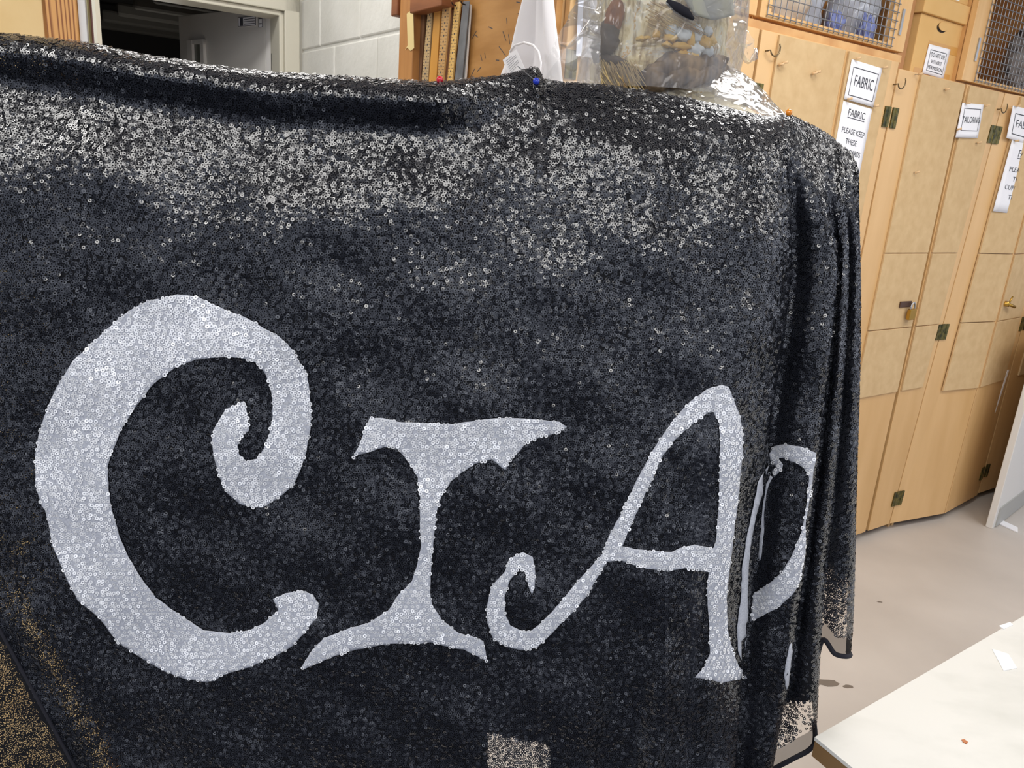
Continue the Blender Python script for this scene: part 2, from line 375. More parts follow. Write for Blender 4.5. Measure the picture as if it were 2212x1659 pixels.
# shelf board along the top of the row and upper mesh cabinets
ZS = 1.925
sb = MB(); sb.frame_box(cup, -2.066, -0.62, ZS-.005, ZS+.018, -0.6, 0.012)
tag(sb.build('shelf_board', m_pine), 'long pine shelf board on the left cupboards under the mesh cabinet', 'shelf')
sb = MB(); sb.frame_box(cup, -0.618, 0.85, 1.889, 1.897, -0.6, -0.004)
tag(sb.build('shelf_board', m_pine), 'thin pine shelf board carrying the two cardboard boxes', 'shelf')
def mesh_cabinet(label, s0, s1, z0, z1, rail, mesh_s0, mesh_s1, mesh_z0, hinge_at, d=0.0):
    t = thing('mesh_cabinet', label, 'cabinet', cup((s0+s1)/2, z0, -0.25))
    B = MB(); B.frame_box(cup, s0, s0+.02, z0, z1, -0.5, d-.022); B.frame_box(cup, s1-.02, s1, z0, z1, -0.5, d-.022)
    B.frame_box(cup, s0+.02, s1-.02, z0, z0+.02, -0.5, d-.022); B.frame_box(cup, s0+.02, s1-.02, z1-.02, z1, -0.5, d-.022)
    B.frame_box(cup, s0+.02, s1-.02, z0+.02, z1-.02, -0.5, -0.49)
    B.build('carcass', m_pine, t)
    F = MB(); F.frame_box(cup, s0+.003, mesh_s0+.02, z0+.010, z1, d-.02, d+.004); F.frame_box(cup, mesh_s1-.02, s1-.003, z0+.010, z1, d-.02, d+.004)
    F.frame_box(cup, mesh_s0+.02, mesh_s1-.02, z0+.010, mesh_z0+.01, d-.02, d+.004); F.frame_box(cup, mesh_s0+.02, mesh_s1-.02, z1-.06, z1, d-.02, d+.004)
    f = F.build('door_frame', m_stile, t, bevel=0.002)
    Wm = MB(); n = int((mesh_s1-mesh_s0)/.0262); r = .0016
    for i in range(n+1):
        s = mesh_s0+i*(mesh_s1-mesh_s0)/n; Wm.tube([cup(s, mesh_z0-.006, d+.007), cup(s, z1-.04, d+.007)], r, 5)
    for j in range(int((z1-.04-mesh_z0)/.0262)):
        z = mesh_z0+j*.0262; Wm.tube([cup(mesh_s0-.005, z, d+.0098), cup(mesh_s1+.005, z, d+.0098)], r, 5)
    Wm.build('wire_mesh', m_wire, f)
    Hh = MB()
    for (sh, zh) in hinge_at:
        Hh.frame_box(cup, sh-.006, sh+.006, zh-.04, zh+.04, d+.004, d+.009)
    if hinge_at: Hh.build('hinge', m_steel, f)
    return t
ms0, mz0 = sz(1650, 22); ms1, mz1 = sz(1920, 108)
hs, hz_ = sz(1944, 48)
mesh_cabinet('pine cabinet with wire mesh door above the FABRIC cupboard', -1.36, -0.60, ZS+.020, 2.55, 0, ms0+.01, ms1, (mz0+mz1)/2, [(hs, hz_)])
mesh_cabinet('pine cabinet with wire mesh door, further left behind the plastic wrap', -2.06, -1.37, ZS+.020, 2.55, 0, -2.0, -1.42, (mz0+mz1)/2, [])
ns0, nz0 = sz(2092, 168); ns1, nz1 = sz(2212, 208); hs, hz_ = sz(2096, 108)
mesh_cabinet('pine cabinet with wire mesh door at the far right above the tidy-up notice', ns0-.09, ns0+.85, 1.899, 2.55, 0, ns0, ns0+.77, (nz0+nz1)/2, [(hs, hz_)], d=0.02)
pp = MB(); pp.frame_box(cup, -0.598, -0.545, 1.899, 2.55, -0.5, -0.02)
tag(pp.build('upright_post', m_post, bevel=.003), 'upright pine post between the mesh cabinet and the cardboard boxes', 'post')

# contents behind the mesh
def blob(label, name, cat, c, rad, sc, m, amp=0.25, fq=9.0, flat=None, ax=(1, 1, 1), group=None):
    B = MB(); B.ball((0, 0, 0), 1.0, 28, 18)
    vs = []
    for p in B.v:
        v = Vector(p); k = 1+amp*noise.noise(v*fq*0.25+Vector(c))+amp*.4*noise.noise(v*fq+Vector(c))
        q = np.array(v*k)*np.array(sc)*rad
        P = np.array(c)+E1*q[0]+N1*q[1]+ZZ*q[2]
        if flat is not None: P[2] = max(P[2], flat)
        vs.append(tuple(P))
    B.v = vs
    return tag(B.build(name, m, smooth=True), label, cat, group)
m_clear = mat('white_polythene', S(196, 202, 214), 0.25)
m_blue = mat('blue_fabric', S(128, 140, 194), 0.6)
m_cream = mat('cream_cloth', S(206, 190, 170), 0.8)
m_gcloth = mat('grey_cloth', S(70, 66, 68), 0.9, 0, S(160, 156, 154), (22, 22, 22), 4, 0.36, 0.44)
m_black = mat('black_cloth', S(24, 24, 34), 0.9)
m_brownb = mat('brown_board', S(66, 46, 36), 0.8)
zf = ZS+.041
def inc(x, y, depth): return sz(x, y, -depth)
s_, z_ = inc(1690, 20, .14); blob('cream bundled cloth at the left behind the mesh', 'cloth_bundle', 'cloth', cup(s_-.02, z_, -.13), .10, (1.0, .7, .9), m_cream, flat=zf)
s_, z_ = inc(1775, 25, .14); blob('white polythene bag in the middle behind the mesh', 'polythene_bag', 'bag', cup(s_-.01, zf+.13, -.24), .14, (.70, .6, 1.0), m_clear, .35, flat=zf)
s_, z_ = inc(1845, 40, .14); blob('pale polythene bag beside the dark board behind the mesh', 'polythene_bag', 'bag', cup(s_-.01, zf+.10, -.15), .11, (.75, .8, 1.2), m_clear, .35, flat=zf)
s_, z_ = inc(1775, 38, .1); blob('small blue cloth in the middle of the mesh cabinet', 'blue_cloth', 'cloth', cup(s_+.01, zf+.035, -.055), .028, (1.0, .8, 1.3), m_blue, .8, flat=zf)
s_, z_ = inc(1842, 55, .1); blob('small blue cloth beside the dark board', 'blue_cloth', 'cloth', cup(s_, zf+.04, -.045), .032, (1.0, .6, 1.4), m_blue, .8, flat=zf)
s_, z_ = inc(1880, 50, .2)
tag(MB().frame_box(cup, s_-.055, min(s_+.055, -.624), zf, zf+.5, -.24, -.21).build('dark_board', m_brownb), 'dark brown board standing in the mesh cabinet', 'board')
s_, z_ = inc(2130, 100, .2)
tag(MB().frame_box(cup, ns0-.066, ns0+.10, 1.921, 2.4, -.30, -.27).build('dark_board', m_black), 'black board standing in the far right mesh cabinet', 'board')
s_, z_ = inc(2195, 130, .15); blob('grey patterned cushion in the far right mesh cabinet', 'cushion', 'cushion', cup(s_+.10, 2.06, -.14), .17, (1.0, .5, 1.0), m_gcloth, .3, flat=1.92)

# cardboard boxes between the cabinets
def carton(label, tl, tr, br, bl, lidh, zb, dd=-0.015):
    c = [sz(*q, dd) for q in (tl, tr, br, bl)]
    s0 = c[3][0]; s1 = c[2][0]; zt = (c[0][1]+c[1][1])/2
    t = thing('archive_box', label, 'box', cup((s0+s1)/2, zb, -.2))
    MB().frame_box(cup, s0, s1, zb, zt, -.38, dd).build('body', m_card, t, bevel=.003)
    L = MB(); L.frame_box(cup, s0-.012, s1+.012, zt-.0, zt+lidh, -.39, dd+.012); L.build('lid', m_card, t, bevel=.003)
    return t, s0, s1, zt
t1, bs0, bs1, bzt = carton('cardboard archive box with torn lid and DO NOT USE notice', (1998, 24), (2088, 62), (2055, 175), (1965, 156), .062, 1.898)
hx, hz2 = sz(2034, 60, -.015); W = bs1-bs0
H = MB(); pts = [(math.cos(a)*.032, math.sin(a)*.016) for a in np.linspace(0, 2*math.pi, 20, endpoint=False)]
H.add([cup(hx+p[0], hz2+p[1], -.0135) for p in pts], [tuple(range(20))]); H.build('hand_hole', m_gap, t1)
H = MB(); H.add([cup(hx+p[0]*.95+.0035, hz2+p[1]*.9+.004, -.011) for p in pts], [tuple(range(20))]); H.build('hand_hole_flap', m_card, t1, solid=.002)
tz = sz(2020, 100, -.015)[1]
MB().frame_box(cup, bs0+.08, bs1-.0, tz-.014, tz+.014, -.015, -.0142).build('tape', m_btape, t1)
MB().frame_box(cup, bs0+.02, bs1-.02, 1.905, 1.925, -.015, -.0142).build('tape', m_btape, t1)
t2 = thing('archive_box', 'upper cardboard box standing on the archive box lid', 'box', cup((bs0+bs1)/2, bzt+.064, -.2))
MB().frame_box(cup, bs0+.01, bs1-.005, bzt+.064, bzt+.34, -.37, -.012).build('body', m_card, t2, bevel=.003)
MB().frame_box(cup, bs0+.09, bs1-.07, bzt+.07, bzt+.26, -.012, -.011).build('label', m_paper, t2)
sign('white DO NOT USE WITHOUT PERMISSION notice on the cardboard box', cup, sz, (2007, 95), (2053, 107), (2037, 172), (1992, 158),
     [('DO NOT USE', .18, .82, .62, .76), ('WITHOUT', .24, .74, .40, .52), ('PERMISSION', .16, .82, .20, .32)], border=(.12, .88, .12, .84), d=-.012)
sign('white FABRIC notice at the top of the stack on the left door', cup, sz, (1840, 128), (1906, 148), (1886, 232), (1823, 214),
     [('FABRIC', .2, .82, .38, .66)], border=(.09, .92, .12, .84), d=.031)
sign('long white FABRIC notice asking to keep cupboards tidy, under the upper FABRIC notice', cup, sz, (1822, 218), (1884, 236), (1851, 403), (1790, 385),
     [('FABRIC', .22, .80, .84, .93), ('_', .22, .80, .815, .825), ('PLEASE KEEP', .12, .90, .62, .69), ('THESE', .3, .68, .49, .56), ('CUPBOARDS', .14, .88, .36, .43), ('TIDY!!!', .3, .7, .23, .30)], border=None, d=.029)
sign('white TAILORING notice on the padlocked cupboard', cup, sz, (2079, 222), (2125, 226), (2112, 298), (2064, 297),
     [('TAILORING', .12, .93, .44, .62)], border=(.14, .9, .2, .86), d=.031)
sign('white FABRIC notice cut by the right picture edge', cup, sz, (2188, 228), (2252, 243), (2236, 318), (2174, 298),
     [('FABRIC', .2, .82, .40, .62)], border=(.12, .92, .16, .80), d=.042)
sign('long white notice asking to keep these cupboards tidy, at the right picture edge', cup, sz, (2186, 303), (2256, 320), (2215, 466), (2145, 456),
     [('FABRIC', .28, .80, .80, .90), ('_', .28, .80, .775, .785), ('PLEASE KEEP', .14, .92, .585, .65), ('THESE', .3, .70, .455, .52), ('CUPBOARDS', .14, .92, .33, .395), ('TIDY!!!', .3, .70, .195, .26)], border=None, d=.046)
for lab, x, y, dd in (
    ('wooden pin at the top left corner of the upper FABRIC notice', 1846, 128, .03), ('wooden pin at the top right corner of the upper FABRIC notice', 1905, 147, .03),
    ('wooden pin at the left between the two stacked FABRIC notices', 1828, 215, .03), ('wooden pin at the right between the two stacked FABRIC notices', 1886, 230, .03),
    ('wooden pin at the top left corner of the TAILORING notice', 2084, 224, .03), ('wooden pin at the top right corner of the TAILORING notice', 2126, 229, .03),
    ('wooden pin at the lower left corner of the TAILORING notice', 2065, 280, .03), ('bare wooden pin below the TAILORING notice', 2108, 309, .028),
    ('bare wooden pin at the left of the pair above the shoulder of the cloth', 1680, 141, .028), ('bare wooden pin just right of the leftmost bare pin', 1688, 137, .028),
    ('bare wooden pin near the middle of the left pinboard', 1752, 160, .028), ('bare wooden pin just right of the middle pinboard pin', 1759, 157, .028),
    ('bare wooden pin high on the board under the cardboard box', 2039, 194, .028), ('small dark pin at the top left of the board under the cardboard box', 1981, 161, .028),
    ('bare wooden pin under the seam of the padlocked left door', 1974, 373, .028), ('wooden pin at the top left corner of the right edge FABRIC notice', 2192, 230, .043), ('wooden pin at the top left of the tidy-up notice by the picture edge', 2190, 305, .047)):
    pin(lab, cup, sz, x, y, dd)
# hasp, padlock, latch
ps, pz = sz(1957, 657, .03)
MB().frame_box(cup, ps-.045, ps+.035, pz-.012, pz+.012, .028, .034).build('hasp', mat('rusty_steel', S(96, 72, 60), .5, .6), d3, bevel=.002)
pl = thing('padlock', 'small brass padlock hanging on the hasp', 'padlock', cup(ps+.03, pz-.06, .045))
MB().frame_box(cup, ps+.008, ps+.052, pz-.062, pz-.018, .036, .052).build('body', m_brass, pl, bevel=.003)
q = [cup(ps+.03+.015*math.cos(a), pz-.014+.022*math.sin(a), .044) for a in np.linspace(math.pi, 0, 9)]
MB().tube([q[0]-ZZ*.012]+q+[q[-1]-ZZ*.012], .0035, 8).build('shackle', m_steel, pl, smooth=True)
ls, lz = sz(2170, 655, .06)
L = MB(); L.tube([cup(ls-.012, lz, .05), cup(ls-.012, lz, .085)], .012, 12); L.tube([cup(ls-.012, lz, .08), cup(ls+.05, lz-.014, .084)], .007, 8); L.tube([cup(ls-.008, lz, .08), cup(ls+.006, lz+.035, .084)], .0035, 8)
L.build('key', m_brass, d5, smooth=True)
# white paper strip jammed in the gap of the right hand door
P1, P2 = sz(2180, 800, .04), sz(2150, 893, .04)
S1 = MB(); S1.hexa([cup(P2[0]-.006, P2[1], .036), cup(P2[0]+.008, P2[1], .036), cup(P2[0]+.008, P2[1], .033), cup(P2[0]-.006, P2[1], .033), cup(P1[0]-.006, P1[1], .036), cup(P1[0]+.01, P1[1], .036), cup(P1[0]+.01, P1[1], .033), cup(P1[0]-.006, P1[1], .033)])
tag(S1.build('paper_strip', m_paper), 'thin white paper strip sticking out of the rightmost door gap', 'paper')

# white partition board at the far right
k0 = on_z(2127, 1140, 0); k1 = on_z(2143, 1143, 0); k2 = on_z(2212, 1089, 0)
dv = k2-k1; dv /= np.linalg.norm(dv); dt = np.array([-dv[1], dv[0], 0]); 
if dt @ (k0-k1) < 0: dt = -dt
wt = max(.03, abs((k0-k1) @ dt))
def wb(a, z, d=0.0): return k1 + dv*a + dt*d + ZZ*z
wbt = thing('white_board', 'white board standing on edge on the floor at the far right', 'board', wb(.5, 0, wt/2))
MB().frame_box(wb, 0, 1.3, 0, 1.0, 0, wt).build('board', m_white, wbt, bevel=.003)
MB().frame_box(wb, .035, 1.3, 0.005, .10, -.006, 0).build('skirting', mat('grey_strip', S(172, 172, 168), .5), wbt)
a = on_z(2158, 1133, 0); b = on_z(2198, 1152, 0)
tag(MB().hexa([a+ZZ*.001, b+ZZ*.001, b+np.array([.03, .05, .001]), a+np.array([.03, .05, .001]), a+ZZ*.006, b+ZZ*.006, b+np.array([.03, .05, .008]), a+np.array([.03, .05, .008])]).build('paper_scrap', m_paper), 'white paper scrap on the floor beside the white board', 'paper')

# ------------------------------------------------------------------ end panel with rulers
MB_ep = MB(); MB_ep.frame_box(pan, 0.0, B1-.001, 0.0, 2.6, -.018, 0.0)
endp = tag(MB_ep.build('end_panel', m_panel), 'varnished wooden end panel the rulers hang on', 'panel')
# pencil marks on the panel
mk = MB()
for (x, y, l, a) in ((1025, 75, 14, -.7), (1030, 78, 9, .4), (1040, 125, 10, 1.0), (1048, 120, 8, 1.2), (1060, 60, 12, .3), (1090, 78, 16, .9), (1100, 85, 14, 1.2), (1110, 90, 10, .2), (1020, 160, 20, -.8), (1035, 150, 12, -.5), (1095, 45, 8, 1.3), (1120, 5, 10, .2), (1122, 30, 8, .1), (1085, 110, 22, .6), (1075, 130, 9, .1)):
    b, z = bz(x, y); p = pan(b, z, .0006); dx = N1*math.cos(a)*l*.0010 + ZZ*math.sin(a)*l*.0010
    nn = np.cross(dx, E1); nn = nn/np.linalg.norm(nn)*.0011
    mk.add([p-dx-nn, p+dx-nn, p+dx+nn, p-dx+nn], [(0, 1, 2, 3)])
mk.build('pencil_marks', m_ink, endp)
# post and beam
pb0, pz0 = bz(872, 60, .03); pb1, pz1 = bz(902, 60, .03)
post = thing('ruler_rack_post', 'old pine post with masking tape at the left of the rulers', 'post', pan((pb0+pb1)/2, 0, .02))
MB().frame_box(pan, pb1, pb0, 0, 2.5, 0.001, .045).build('post', m_post, post, bevel=.003)
t0 = [bz(*q, .046) for q in ((881, 22), (893, 17), (894, 100), (880, 107), (876, 105))]
tp = MB(); pts = [(879, 30), (893, 18), (895, 104), (887, 110), (880, 103), (875, 108), (881, 98)]
tp.add([pan(*bz(x, y, .046), .0465) for x, y in pts], [tuple(range(len(pts)))]); tp.build('masking_tape', m_tape, post, solid=.0005)
b0, zb0 = bz(847, 36, .05); b1, zb1 = bz(868, 30, .05)
bmz = zb0
beam = MB(); beam.frame_box(pan, pb0+.001, b0, bmz, bmz+.3, .001, .055)
tag(beam.build('wooden_beam_end', m_darkwood, bevel=.004), 'dark stained beam end left of the taped post', 'beam')
r0, rz0 = bz(905, 22, .06); r1, rz1 = bz(953, 12, .06)
bb = MB(); bb.frame_box(pan, r1, pb1-.001, rz1, rz1+.3, .001, .06)
tag(bb.build('wooden_rail', m_darkwood, bevel=.003), 'dark stained rail above the hanging rulers', 'rail')
def mruler(name, base, dark):
    m = mat(name, base, .45, 0, dark, (40, 40, 3), 4, .3, .75); return m
def ruler(label, tl, tr, bl, br, m, ticks=0, d=.02, th=.006, nail=None, name='wooden_ruler'):
    q = [bz(*p, d) for p in (tl, tr, bl, br)]
    def f(u, v, dd):                  # v = 0 top
        p = lerp2(lerp2(q[0], q[1], u), lerp2(q[2], q[3], u), v); return pan(p[0], p[1], d+dd)
    V = 1.0+ (q[2][1]-1.35)/max(.05, (q[0][1]-q[2][1]))   # reaches below the cloth edge
    V = min(max(V, 1.6), 6)
    t = thing(name, label, 'ruler', f(.5, V, 0), 'rulers on the end panel')
    B = MB(); B.hexa([f(0, V, 0), f(1, V, 0), f(1, V, -th), f(0, V, -th), f(0, 0, 0), f(1, 0, 0), f(1, 0, -th), f(0, 0, -th)])
    B.build('blade', m, t, bevel=.001)
    if ticks:
        K = MB(); Lr = np.linalg.norm(f(.5, 1, 0)-f(.5, 0, 0)); n = int(Lr*V/.0085)
        for i in range(2, n):
            v = i*.0085/Lr; l = .34 if i % 2 else .22
            K.add([f(.04, v, .0006), f(l, v, .0006), f(l, v+.0009/Lr, .0006), f(.04, v+.0009/Lr, .0006)], [(0, 1, 2, 3)])
            K.add([f(1-l, v, .0006), f(.96, v, .0006), f(.96, v+.0009/Lr, .0006), f(1-l, v+.0009/Lr, .0006)], [(0, 1, 2, 3)])
            if i % 2 == 0:
                v2 = v-.002/Lr
                K.add([f(.42, v2, .0006), f(.60, v2, .0006), f(.56, v2+.005/Lr, .0006), f(.45, v2+.005/Lr, .0006)], [(0, 1, 2, 3)])
        K.build('graduations', m_ink, t)
    if nail:
        b, z = bz(*nail, d); K = MB(); K.tube([pan(b, z, -.004), pan(b-.004, z+.003, d+.012), pan(b-.005, z+.008, d+.016)], .0018, 6)
        K.build('nail', m_gap, t)
    return t
# the tall vertical side strip left of the post
tag(MB().frame_box(pan, pb0+.002, bz(862, 120, .02)[0], 0, bmz-.003, .001, .02).build('measuring_strip', mruler('greenish_strip', S(170, 140, 84), S(120, 104, 60))), 'narrow ochre measuring strip between the block wall and the taped post', 'strip')
ruler('dark brown worn ruler nearest the taped post', (905, 24), (918, 20), (901, 176), (909, 176), mruler('ruler_brown', S(132, 98, 70), S(84, 60, 44)), 0, nail=(915, 22))
ruler('weathered grey and cream ruler, second of the hanging rulers', (924, 20), (934, 17), (910, 178), (924, 178), mruler('ruler_grey', S(214, 184, 132), S(150, 128, 100)), 12, nail=(926, 26))
ruler('plain ochre wooden ruler without marks', (938, 20), (952, 17), (926, 176), (942, 176), mruler('ruler_ochre', S(214, 156, 72), S(200, 140, 58)), 0, nail=(945, 24))
ruler('tan ruler with close black inch marks, tallest of the rulers', (957, -4), (974, -6), (944, 174), (957, 174), mruler('ruler_tan', S(206, 164, 106), S(186, 142, 88)), 20, d=.03, nail=(961, 12))
ruler('yellow boxwood ruler between the tan ruler and the steel rule', (982, 5), (994, 3), (966, 172), (977, 172), mruler('ruler_yellow', S(236, 196, 120), S(214, 170, 96)), 14, nail=(984, 14))
ruler('plain grey steel rule, rightmost of the hanging rulers', (1000, 3), (1014, 2), (982, 170), (998, 170), m_grey, 0, nail=(1004, 12), name='steel_rule', th=.003)
ruler('thin white strip behind the steel rule', (1013, 10), (1016, 9), (999, 170), (1005, 170), m_white, 0, d=.012, name='white_strip')
ruler('thin pink strip behind the tan ruler', (972, 12), (975, 12), (957, 172), (962, 172), mat('pink_strip', S(226, 176, 140), .5), 0, d=.012, name='pink_strip')

# ------------------------------------------------------------------ white apron with paper tag, hung by the corner
def strip_grid(name, rows, cols, fn): return [[fn(c/cols, r/rows) for c in range(cols+1)] for r in range(rows+1)]
m_apron = mat('white_cotton', S(238, 236, 238), .8)
ap = thing('white_apron', 'white cotton garment hanging by the corner of the end panel', 'apron', pan(.15, 1.2, .05))
def apf(u, v):
    y = -60+v*420; xl = np.interp(y, [-60, 0, 100, 165, 360], [1146, 1130, 1103, 1080, 1040]); xr = np.interp(y, [-60, 0, 60, 112, 360], [1182, 1189, 1195, 1202, 1225])
    x = xl+(xr-xl)*u; b, z = bz(x, y, .06)
    return pan(b, z, .055+.016*math.sin(u*9+v*2)*(.3+v)+.008*math.sin(u*17-v*3))
MB().grid(strip_grid('a', 60, 40, apf)).build('fabric', m_apron, ap, smooth=True, solid=.002)
lp = [pan(*bz(x, y, .10), .10) for x, y in ((1102, 112), (1112, 98), (1132, 92), (1152, 98), (1163, 112), (1168, 135), (1166, 160), (1160, 180))]
MB().tube(lp, .003, 8).build('tie_ribbon', m_apron, ap, smooth=True)
tg = [pan(*bz(x, y, .10), .105) for x, y in ((1090, 130), (1119, 107), (1140, 154), (1112, 190))]
tagm = MB().add(tg, [(0, 1, 2, 3)]).build('paper_tag', m_paper, ap, solid=.0008)
ln = MB(); tv = [np.array(p) for p in tg]
for i in range(7):
    v = .10+i*.075; a = tv[0]+(tv[3]-tv[0])*v; b = tv[1]+(tv[2]-tv[1])*v
    a, b = a+(b-a)*.15, a+(b-a)*(.85 if i % 3 else .6); dd = (tv[3]-tv[0]); dd = dd/np.linalg.norm(dd)*.0016
    ln.add([a-E1*.001, b-E1*.001, b+dd-E1*.001, a+dd-E1*.001], [(0, 1, 2, 3)])
ln.build('small_print', mat('faint_ink', S(170, 170, 176), .8), tagm)
# white paper on the first cupboard door
c = [sz(*q, .03) for q in ((1244, 120), (1312, 130), (1316, -30), (1250, -40))]
tag(MB().add([cup(p[0], p[1], .031) for p in c], [(0, 1, 2, 3)]).build('white_poster', mat('bluish_paper', S(226, 232, 248), .7), solid=.0008), 'blank bluish white paper on the corner cupboard behind the plastic', 'paper')

# ------------------------------------------------------------------ boards at the left
Yb = 1.32
def lboard(label, name, x0, x1, m, cat='board', Y=Yb, th=.02, bev=.001):
    a = at(x0, 60, Y); b = at(x1, 60, Y)
    return tag(MB().box(a[0], b[0], Y, Y+th, 0, 2.2).build(name, m, bevel=bev), label, cat)
m_planks = bpy.data.materials.new('striped_pine'); m_planks.use_nodes = True
nt = m_planks.node_tree; p = nt.nodes['Principled BSDF']; p.inputs['Roughness'].default_value = .45
tc = nt.nodes.new('ShaderNodeTexCoord'); mp = nt.nodes.new('ShaderNodeMapping'); mp.inputs['Scale'].default_value = (1, 0.0, .05)
wv = nt.nodes.new('ShaderNodeTexWave'); wv.inputs['Scale'].default_value = 42; wv.inputs['Distortion'].default_value = 8; wv.inputs['Detail'].default_value = 2; wv.inputs['Detail Scale'].default_value = .8
cr = nt.nodes.new('ShaderNodeValToRGB'); cr.color_ramp.elements[0].color = (*S(142, 84, 44), 1); cr.color_ramp.elements[1].color = (*S(222, 164, 98), 1); cr.color_ramp.elements[1].position = .55
nt.links.new(tc.outputs['Object'], mp.inputs[0]); nt.links.new(mp.outputs[0], wv.inputs[0]); nt.links.new(wv.outputs['Fac'], cr.inputs[0]); nt.links.new(cr.outputs[0], p.inputs['Base Color'])
lboard('pale plywood sheet at the far left behind the cloth', 'plywood_sheet', -260, 95, mat('pale_ply', S(240, 208, 150), .5, 0, S(228, 192, 130), (7, 7, 7), 5))
lboard('pine plank with dark grain beside the pale plywood sheet', 'pine_plank', 101, 166, m_planks, Y=Yb-.01, th=.03)
lboard('white painted batten right of the grained plank', 'white_batten', 171, 187, m_white, Y=Yb-.005)
lboard('thin yellowish slat between the white batten and the dark roll', 'thin_slat', 188.5, 191.5, mat('slat', S(222, 214, 160), .6), Y=Yb)
a = at(194, 60, Yb); b = at(209, 60, Yb); r = (b[0]-a[0])/2
dr = thing('dark_roll', 'dark brown roll with a pale edge beside the doorway', 'roll', ((a[0]+b[0])/2, Yb+r, 0))
MB().tube([((a[0]+b[0])/2, Yb+r, 0), ((a[0]+b[0])/2, Yb+r, 2.2)], r, 20).build('tube', mat('maroon', S(92, 52, 46), .5), dr, smooth=True)
MB().box(b[0]-.003, b[0]+.002, Yb+r-.01, Yb+r+.004, 0, 2.2).build('edge', mat('pale_edge', S(232, 226, 206), .6), dr)

# ------------------------------------------------------------------ table in the right foreground
TZ = .70
K0 = on_z(1760, 1592, TZ); K1 = on_z(2212, 1330, TZ); g1 = K1-K0; g1[2] = 0; g1 /= np.linalg.norm(g1)
K2 = on_z(1842, 1659, TZ); g2 = K2-K0; g2[2] = 0; g2 /= np.linalg.norm(g2)
K0 = K0.copy(); K0[2] = 0
def tb(u, z, v=0.0): return K0+g1*u+g2*v+ZZ*z
m_top = mat('white_marbled_top', S(214, 213, 208), .35, 0, S(196, 196, 190), (5, 9, 5), 7, .48, .72)
tab = thing('cutting_table', 'white marbled work table with brown edge at the lower right', 'table', tb(.8, 0, .6))
MB().hexa([tb(0, TZ-.006, 1.2), tb(1.8, TZ-.006, 1.2), tb(1.8, TZ-.006, 0), tb(0, TZ-.006, 0), tb(0, TZ, 1.2), tb(1.8, TZ, 1.2), tb(1.8, TZ, 0), tb(0, TZ, 0)]).build('table_top', m_top, tab)
MB().hexa([tb(.001, TZ-.034, 1.199), tb(1.799, TZ-.034, 1.199), tb(1.799, TZ-.034, .001), tb(.001, TZ-.034, .001), tb(.001, TZ-.006, 1.199), tb(1.799, TZ-.006, 1.199), tb(1.799, TZ-.006, .001), tb(.001, TZ-.006, .001)]).build('table_edge', mat('brown_edge', S(128, 98, 62), .5), tab)
for (u, v) in ((.12, .12), (1.62, .12), (.12, 1.02), (1.62, 1.02)):
    MB().hexa([tb(u, 0, v+.05), tb(u+.05, 0, v+.05), tb(u+.05, 0, v), tb(u, 0, v), tb(u, TZ-.034, v+.05), tb(u+.05, TZ-.034, v+.05), tb(u+.05, TZ-.034, v), tb(u, TZ-.034, v)]).build('leg', m_grey, tab)
def scrap(label, name, pts, m, h=.001, cat='scrap'):
    P = [on_z(x, y, TZ+.0008) for x, y in pts]; n = len(P)
    tag(MB().add(P, [tuple(range(n))]).build(name, m, solid=.001), label, cat)
scrap('torn white paper scrap lying on the table', 'paper_scrap', [(2143, 1402), (2178, 1413), (2197, 1443), (2168, 1449)], m_paper, cat='paper')
scrap('small white paper scrap at the back edge of the table', 'paper_scrap', [(2158, 1352), (2182, 1344), (2188, 1350), (2168, 1359)], m_paper, cat='paper')
scrap('tiny rust brown scrap on the white table', 'fabric_scrap', [(2077, 1598), (2083, 1597), (2091, 1603), (2088, 1607), (2080, 1603)], mat('rust', S(176, 112, 72), .8))

# ------------------------------------------------------------------ dress form wrapped in plastic
NC = at(1424, 110, 1.13); nx, ny = NC[0], NC[1]
df = thing('dress_form', 'cream dress form standing inside the black sequinned cloth', 'dress form', (nx, ny, 0))
rows = []
for z, hw, hd in ((.88, .17, .10), (1.0, .155, .10), (1.12, .14, .10), (1.25, .165, .105), (1.36, .185, .105), (1.45, .20, .095), (1.50, .205, .085), (1.53, .20, .078), (1.565, .18, .074), (1.59, .13, .07), (1.605, .085, .07), (1.63, .07, .07)):
    rows.append([(nx+hw*math.copysign(abs(math.cos(a))**.8, math.cos(a)), ny+hd*math.copysign(abs(math.sin(a))**.8, math.sin(a)), z-.0+.02*(-(math.cos(a))*0)) for a in np.linspace(0, 2*math.pi, 49)])
MB().grid(rows).build('torso', mat('cream_canvas', S(226, 216, 184), .8, 0, S(214, 202, 166), (30, 30, 30), 4), df, smooth=True)
ds = MB(); ds.tube([(nx, ny, .03), (nx, ny, .90)], .018, 12); ds.build('pole', m_steel, df)
ds = MB(); ds.tube([(nx, ny, 0), (nx, ny, .03)], [.16, .14], 24); ds.build('base', m_grey, df)
